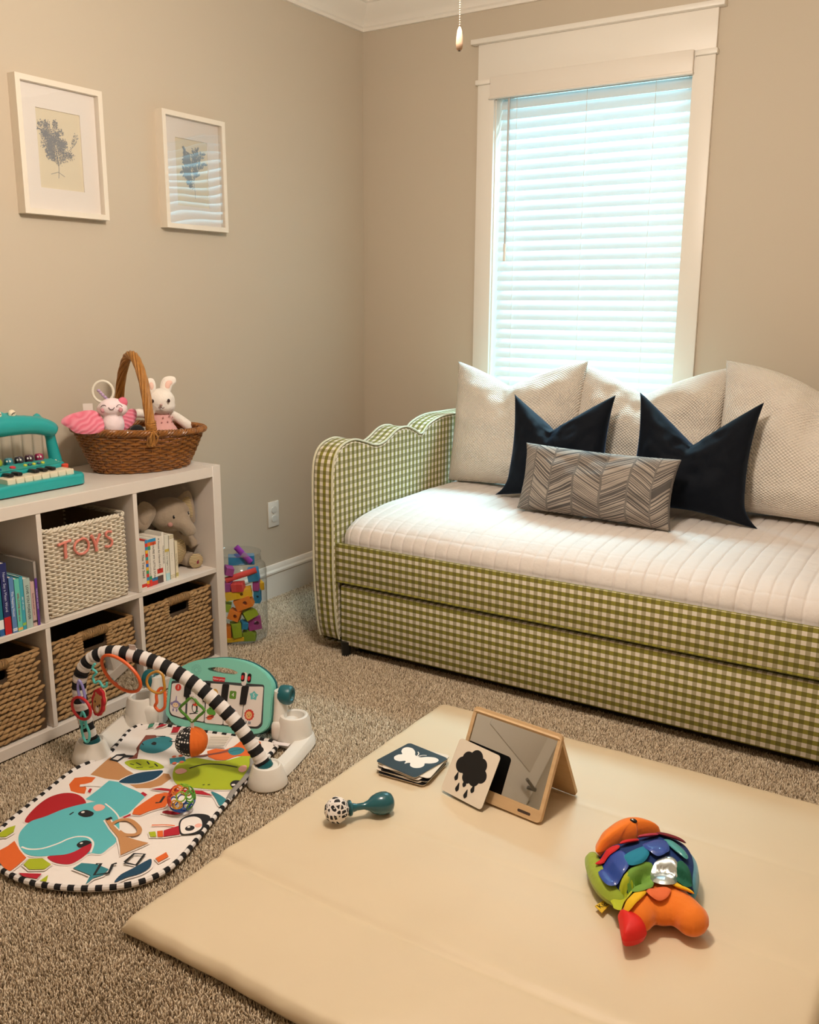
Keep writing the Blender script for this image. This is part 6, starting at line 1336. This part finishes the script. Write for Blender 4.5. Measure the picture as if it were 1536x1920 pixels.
def drop(x, y): return sm([(x, y+.014), (x+.004, y+.004), (x+.006, y-.004), (x, y-.010), (x-.006, y-.004), (x-.004, y+.004)], 4)
rain = [circ(q[:2], q[2], 26) for q in ((-.033, .010, .021), (-.022, .030, .019), (.002, .040, .021), (.024, .028, .019), (.035, .004, .018), (.018, -.010, .018), (-.004, -.012, .017), (-.002, .012, .030))]+[drop(*q) for q in ((-.037, -.024), (-.005, -.030), (.025, -.034), (-.022, -.048), (.010, -.054))]
# leaning against the mirror: bottom edge on the mat, top on the mirror frame
p0, p1 = Vector((1.568, -1.850, 0)), Vector((1.690, -1.880, 0)); cxm = (p0+p1)/2; ax = (p1-p0).normalized(); bk = Vector((-ax.y, ax.x, 0)); tl_ = math.radians(30); up = (Vector((0, 0, 1))*math.cos(tl_)+bk*math.sin(tl_)); nn = ax.cross(up)
o = card('white rain-cloud contrast card leaning on the mirror', (0, 0, 0), 0, cw, art=(cbk, rain), back=cbk); o.matrix_world = frame(cxm+Vector((0, 0, MT+.006))+up*CS/2, ax, up, nn)

# ------------------------------------------------------------------ maraca
mp0, mp1 = Vector((1.425, -2.122, MT+.037)), Vector((1.497, -2.020, MT+.030)); d_ = (mp1-mp0); Lm = d_.length; d_.normalize(); s_ = Vector((0, 0, 1)).cross(d_).normalized(); u_ = d_.cross(s_)
mr = thing('maraca', 'teal baby maraca with a black and white leaf-print head on the mat', 'rattle', tuple(mp0)); Mq = frame((0, 0, 0), s_, u_, d_); tealm = mat('maraca_teal', '#0f5560', .22, coat=.5)
b = MB(); b.M = Mq; b.lathe([(0, .028), (.016, .029), (.020, .032), (.0195, .036), (.012, .040), (.0085, .052), (.0085, .070), (.013, .083), (.021, .093), (.0265, .106), (.0285, .119), (.0275, .131), (.022, .142), (.012, .148), (0, .1495)], 32); b.build('handle', tealm, mr)
lf = NT('leaf_print', .75); vv = lf.n('ShaderNodeTexVoronoi'); vv.inputs['Scale'].default_value = 74; tcx = lf.n('ShaderNodeTexCoord'); lf.l(tcx.outputs['Object'], vv.inputs['Vector']); v2 = lf.n('ShaderNodeTexVoronoi', feature='DISTANCE_TO_EDGE'); v2.inputs['Scale'].default_value = 74; lf.l(tcx.outputs['Object'], v2.inputs['Vector']); lf.col(lf.mix(lf.math('GREATER_THAN', v2.outputs['Distance'], .15), lin('#e6dfdb'), lf.mix(lf.math('GREATER_THAN', vv.outputs['Distance'], .12), lin('#dcd5d2'), lin('#17161a'))))
b = MB(); b.M = Mq
for a in range(1):
    bm = bmesh.new(); bmesh.ops.create_icosphere(bm, subdivisions=2, radius=.0335); bm2 = bm
    for v in bm.verts:
        k = max(abs(v.co.normalized().dot(Vector(q).normalized())) for q in ((1, 0, 0), (0, 1, 0), (0, 0, 1), (1, 1, 1), (1, -1, 1), (-1, 1, 1), (1, 1, -1))); v.co *= (.92+.10*(k**-1-1)*3)
    bm.verts.index_update(); b.add([v.co[:] for v in bm.verts], [[v.index for v in f.verts] for f in bm.faces]); bm.free()
b.build('fabric_head', lf.m, mr, angle=25)

# ------------------------------------------------------------------ plush rainbow fish
FO = Vector((2.15, -1.97, MT+.003)); fi = thing('plush_fish', 'rainbow plush fish with layered scales lying on the cream mat', 'stuffed animal', tuple(FO))
def FP(l): return [(l[i]-FO.x, l[i+1]-FO.y) for i in range(0, len(l), 2)]
fo = mat('fish_orange', '#e8791c', .9, sheen=.5, bump=(90, .35, .003)); fg = mat('fish_lime', '#94a632', .9, sheen=.4, bump=(90, .35, .003)); fb = mat('fish_blue', '#14509a', .6, sheen=.3); flb = mat('fish_skyblue', '#4f93ac', .9, sheen=.4, bump=(90, .35, .003)); fr_ = mat('fish_red', '#d4160f', .6, bump=(250, .3, .001)); fnv = mat('fish_navy', '#0d2f6a', .85, bump=(90, .3, .002))
def puffy(name, pts, h, z, m, k=4, c=None, par=fi, rings=8):
    P_ = sm(FP(pts), k); b = MB(); b.puff(P_, h, z=z, c=c, rings=rings); o = b.build(name, m, par, angle=80); return o
puffy('body', FISH['blue'], .046, .050, fnv)
side = FISH['blue']
b = MB(); P_ = [(2.19, -1.845), (2.222, -1.868), (2.245, -1.905), (2.258, -1.95), (2.262, -1.995), (2.240, -2.006), (2.215, -1.985), (2.205, -1.93), (2.19, -1.88)]; b.puff(sm([(x-FO.x, y-FO.y) for x, y in P_], 4), .036, z=.040, rings=8); b.build('side_fin', flb, fi, angle=80)
puffy('side_fin', FISH['green'], .026, .034, fg)
puffy('head', FISH['head'], .040, .074, fo, c=(2.092-FO.x, -1.892-FO.y))
fp = lambda x, y, z: (x-FO.x, y-FO.y, z)
blob('tail', fo, fi, [(fp(2.183, -2.085, .036), (.036, .058, .033)), (fp(2.182, -2.112, .036), (.034, .034, .031)), (fp(2.205, -2.02, .036), (.052, .056, .034)), (fp(2.250, -2.045, .036), (.060, .038, .034), (0, 0, -.55)), (fp(2.276, -2.062, .036), (.035, .037, .032)), (fp(2.215, -2.065, .034), (.036, .034, .028))], .005, 8)
puffy('teether_corner', FISH['red'], .026, .036, fr_)
sc_col = dict(red='#c81e22', pinkred='#b03448', maroon='#6f1420', blue='#103f9a', tealp='#147a98', tealg='#4a9a9a', lime='#b0b828', green='#6f9a3c', silver='#cfd6d6', dkgreen='#0f5a44', yellow='#e6b414', coral='#e06a38')
from mathutils.bvhtree import BVHTree
bvh = []
for o in list(fi.children):
    if o.name.split('.')[0] in ('body', 'head', 'tail'): bvh.append(BVHTree.FromPolygons([v.co for v in o.data.vertices], [list(p.vertices) for p in o.data.polygons]))
def surf(x, y):
    z = .03
    for t_ in bvh:
        h_ = t_.ray_cast(Vector((x, y, 1)), Vector((0, 0, -1)))
        if h_[0] is not None: z = max(z, h_[0].z)
    return z
DV = Vector((.53, -.85))
for k_, (c_, l) in enumerate(FISH['scales']):
    m = mat('scale_'+c_, sc_col[c_], .25 if c_ in ('silver', 'tealg') else .5 if c_ == 'blue' else .85, metal=.85 if c_ == 'silver' else 0, coat=.6 if c_ == 'blue' else 0, bump=(60, .35, .002))
    n_ = len(l)//2; cx, cy_ = sum(l[0::2])/n_, sum(l[1::2])/n_; P_ = sm([((l[2*i]-cx)*1.2, (l[2*i+1]-cy_)*1.2) for i in range(n_)], 4); b = MB(); b.puff(P_, .0045, rings=7, p=.35)
    ts = [x*DV.x+y*DV.y for x, y, z in b.v]; t0, t1 = min(ts), max(ts); zc = surf(cx-FO.x, cy_-FO.y)
    out = []
    for (x, y, z), t_ in zip(b.v, ts):
        f_ = (t_-t0)/(t1-t0); zs = surf(x+cx-FO.x, y+cy_-FO.y); zs = max(zs, zc-.022); out.append((x, y, z+zs-zc+.003+.009*f_))
    b.v = out
    o = b.build('scale_flap', m, fi, angle=80); o.location = (cx-FO.x, cy_-FO.y, zc)
ex, ey = FISH['eye']; b = MB(); ez = surf(ex-FO.x, ey-FO.y-.012); b.ell((ex-FO.x, ey-FO.y-.012, ez), (.0085, .006, .0045), 14, 8); e = b.build('eye', blk, fi); b = MB(); b.ell((ex-FO.x-.002, ey-FO.y-.014, ez+.0036), (.0022, .0018, .0012), 8, 6); b.build('eye_glint', wht, e)
b = MB(); P_ = FP(FISH['tag']); b.prism(P_, .010, .0115); tg_ = b.build('care_tag', mat('tag_yellow', '#d8b02a', .7), fi)
c_ = Vector((sum(p[0] for p in P_)/4, sum(p[1] for p in P_)/4, .0117)); a_ = math.atan2(P_[1][1]-P_[0][1], P_[1][0]-P_[0][0]); text('tag_lettering', 'Kids', .017, mat('key_black2'), tg_, Matrix.Translation(c_) @ Matrix.Rotation(a_-.15, 4, 'Z'), .0002)
# ------------------------------------------------------------------ camera
cd = bpy.data.cameras.new('Camera'); cam = bpy.data.objects.new('Camera', cd); COL.objects.link(cam)
yaw, pit, rol, fpx = -.5717, .2221, .0050, 1743.74
F = Vector((math.sin(yaw)*math.cos(pit), math.cos(yaw)*math.cos(pit), -math.sin(pit)))
R = Vector((math.cos(yaw), -math.sin(yaw), 0)); U = R.cross(F)
R2 = math.cos(rol)*R+math.sin(rol)*U; U2 = -math.sin(rol)*R+math.cos(rol)*U
cam.matrix_world = frame((2.6862, -3.7595, 1.2911), R2, U2, -F)
cd.sensor_fit = 'VERTICAL'; cd.sensor_height = 24; cd.lens = fpx*24/1920; cd.clip_start = .02
SC.camera = cam
vs = SC.view_settings; vs.view_transform = 'Standard'; vs.look = 'None'; vs.gamma = 1; vs.use_curve_mapping = False; vs.exposure = EXPO
SC.display_settings.display_device = 'sRGB'
try:
    cy = SC.cycles; cy.use_denoising = True; cy.denoiser = 'OPENIMAGEDENOISE'; cy.max_bounces = 10; cy.diffuse_bounces = 5; cy.transparent_max_bounces = 16; cy.sample_clamp_indirect = 6; cy.caustics_reflective = False; cy.caustics_refractive = False
except Exception: pass
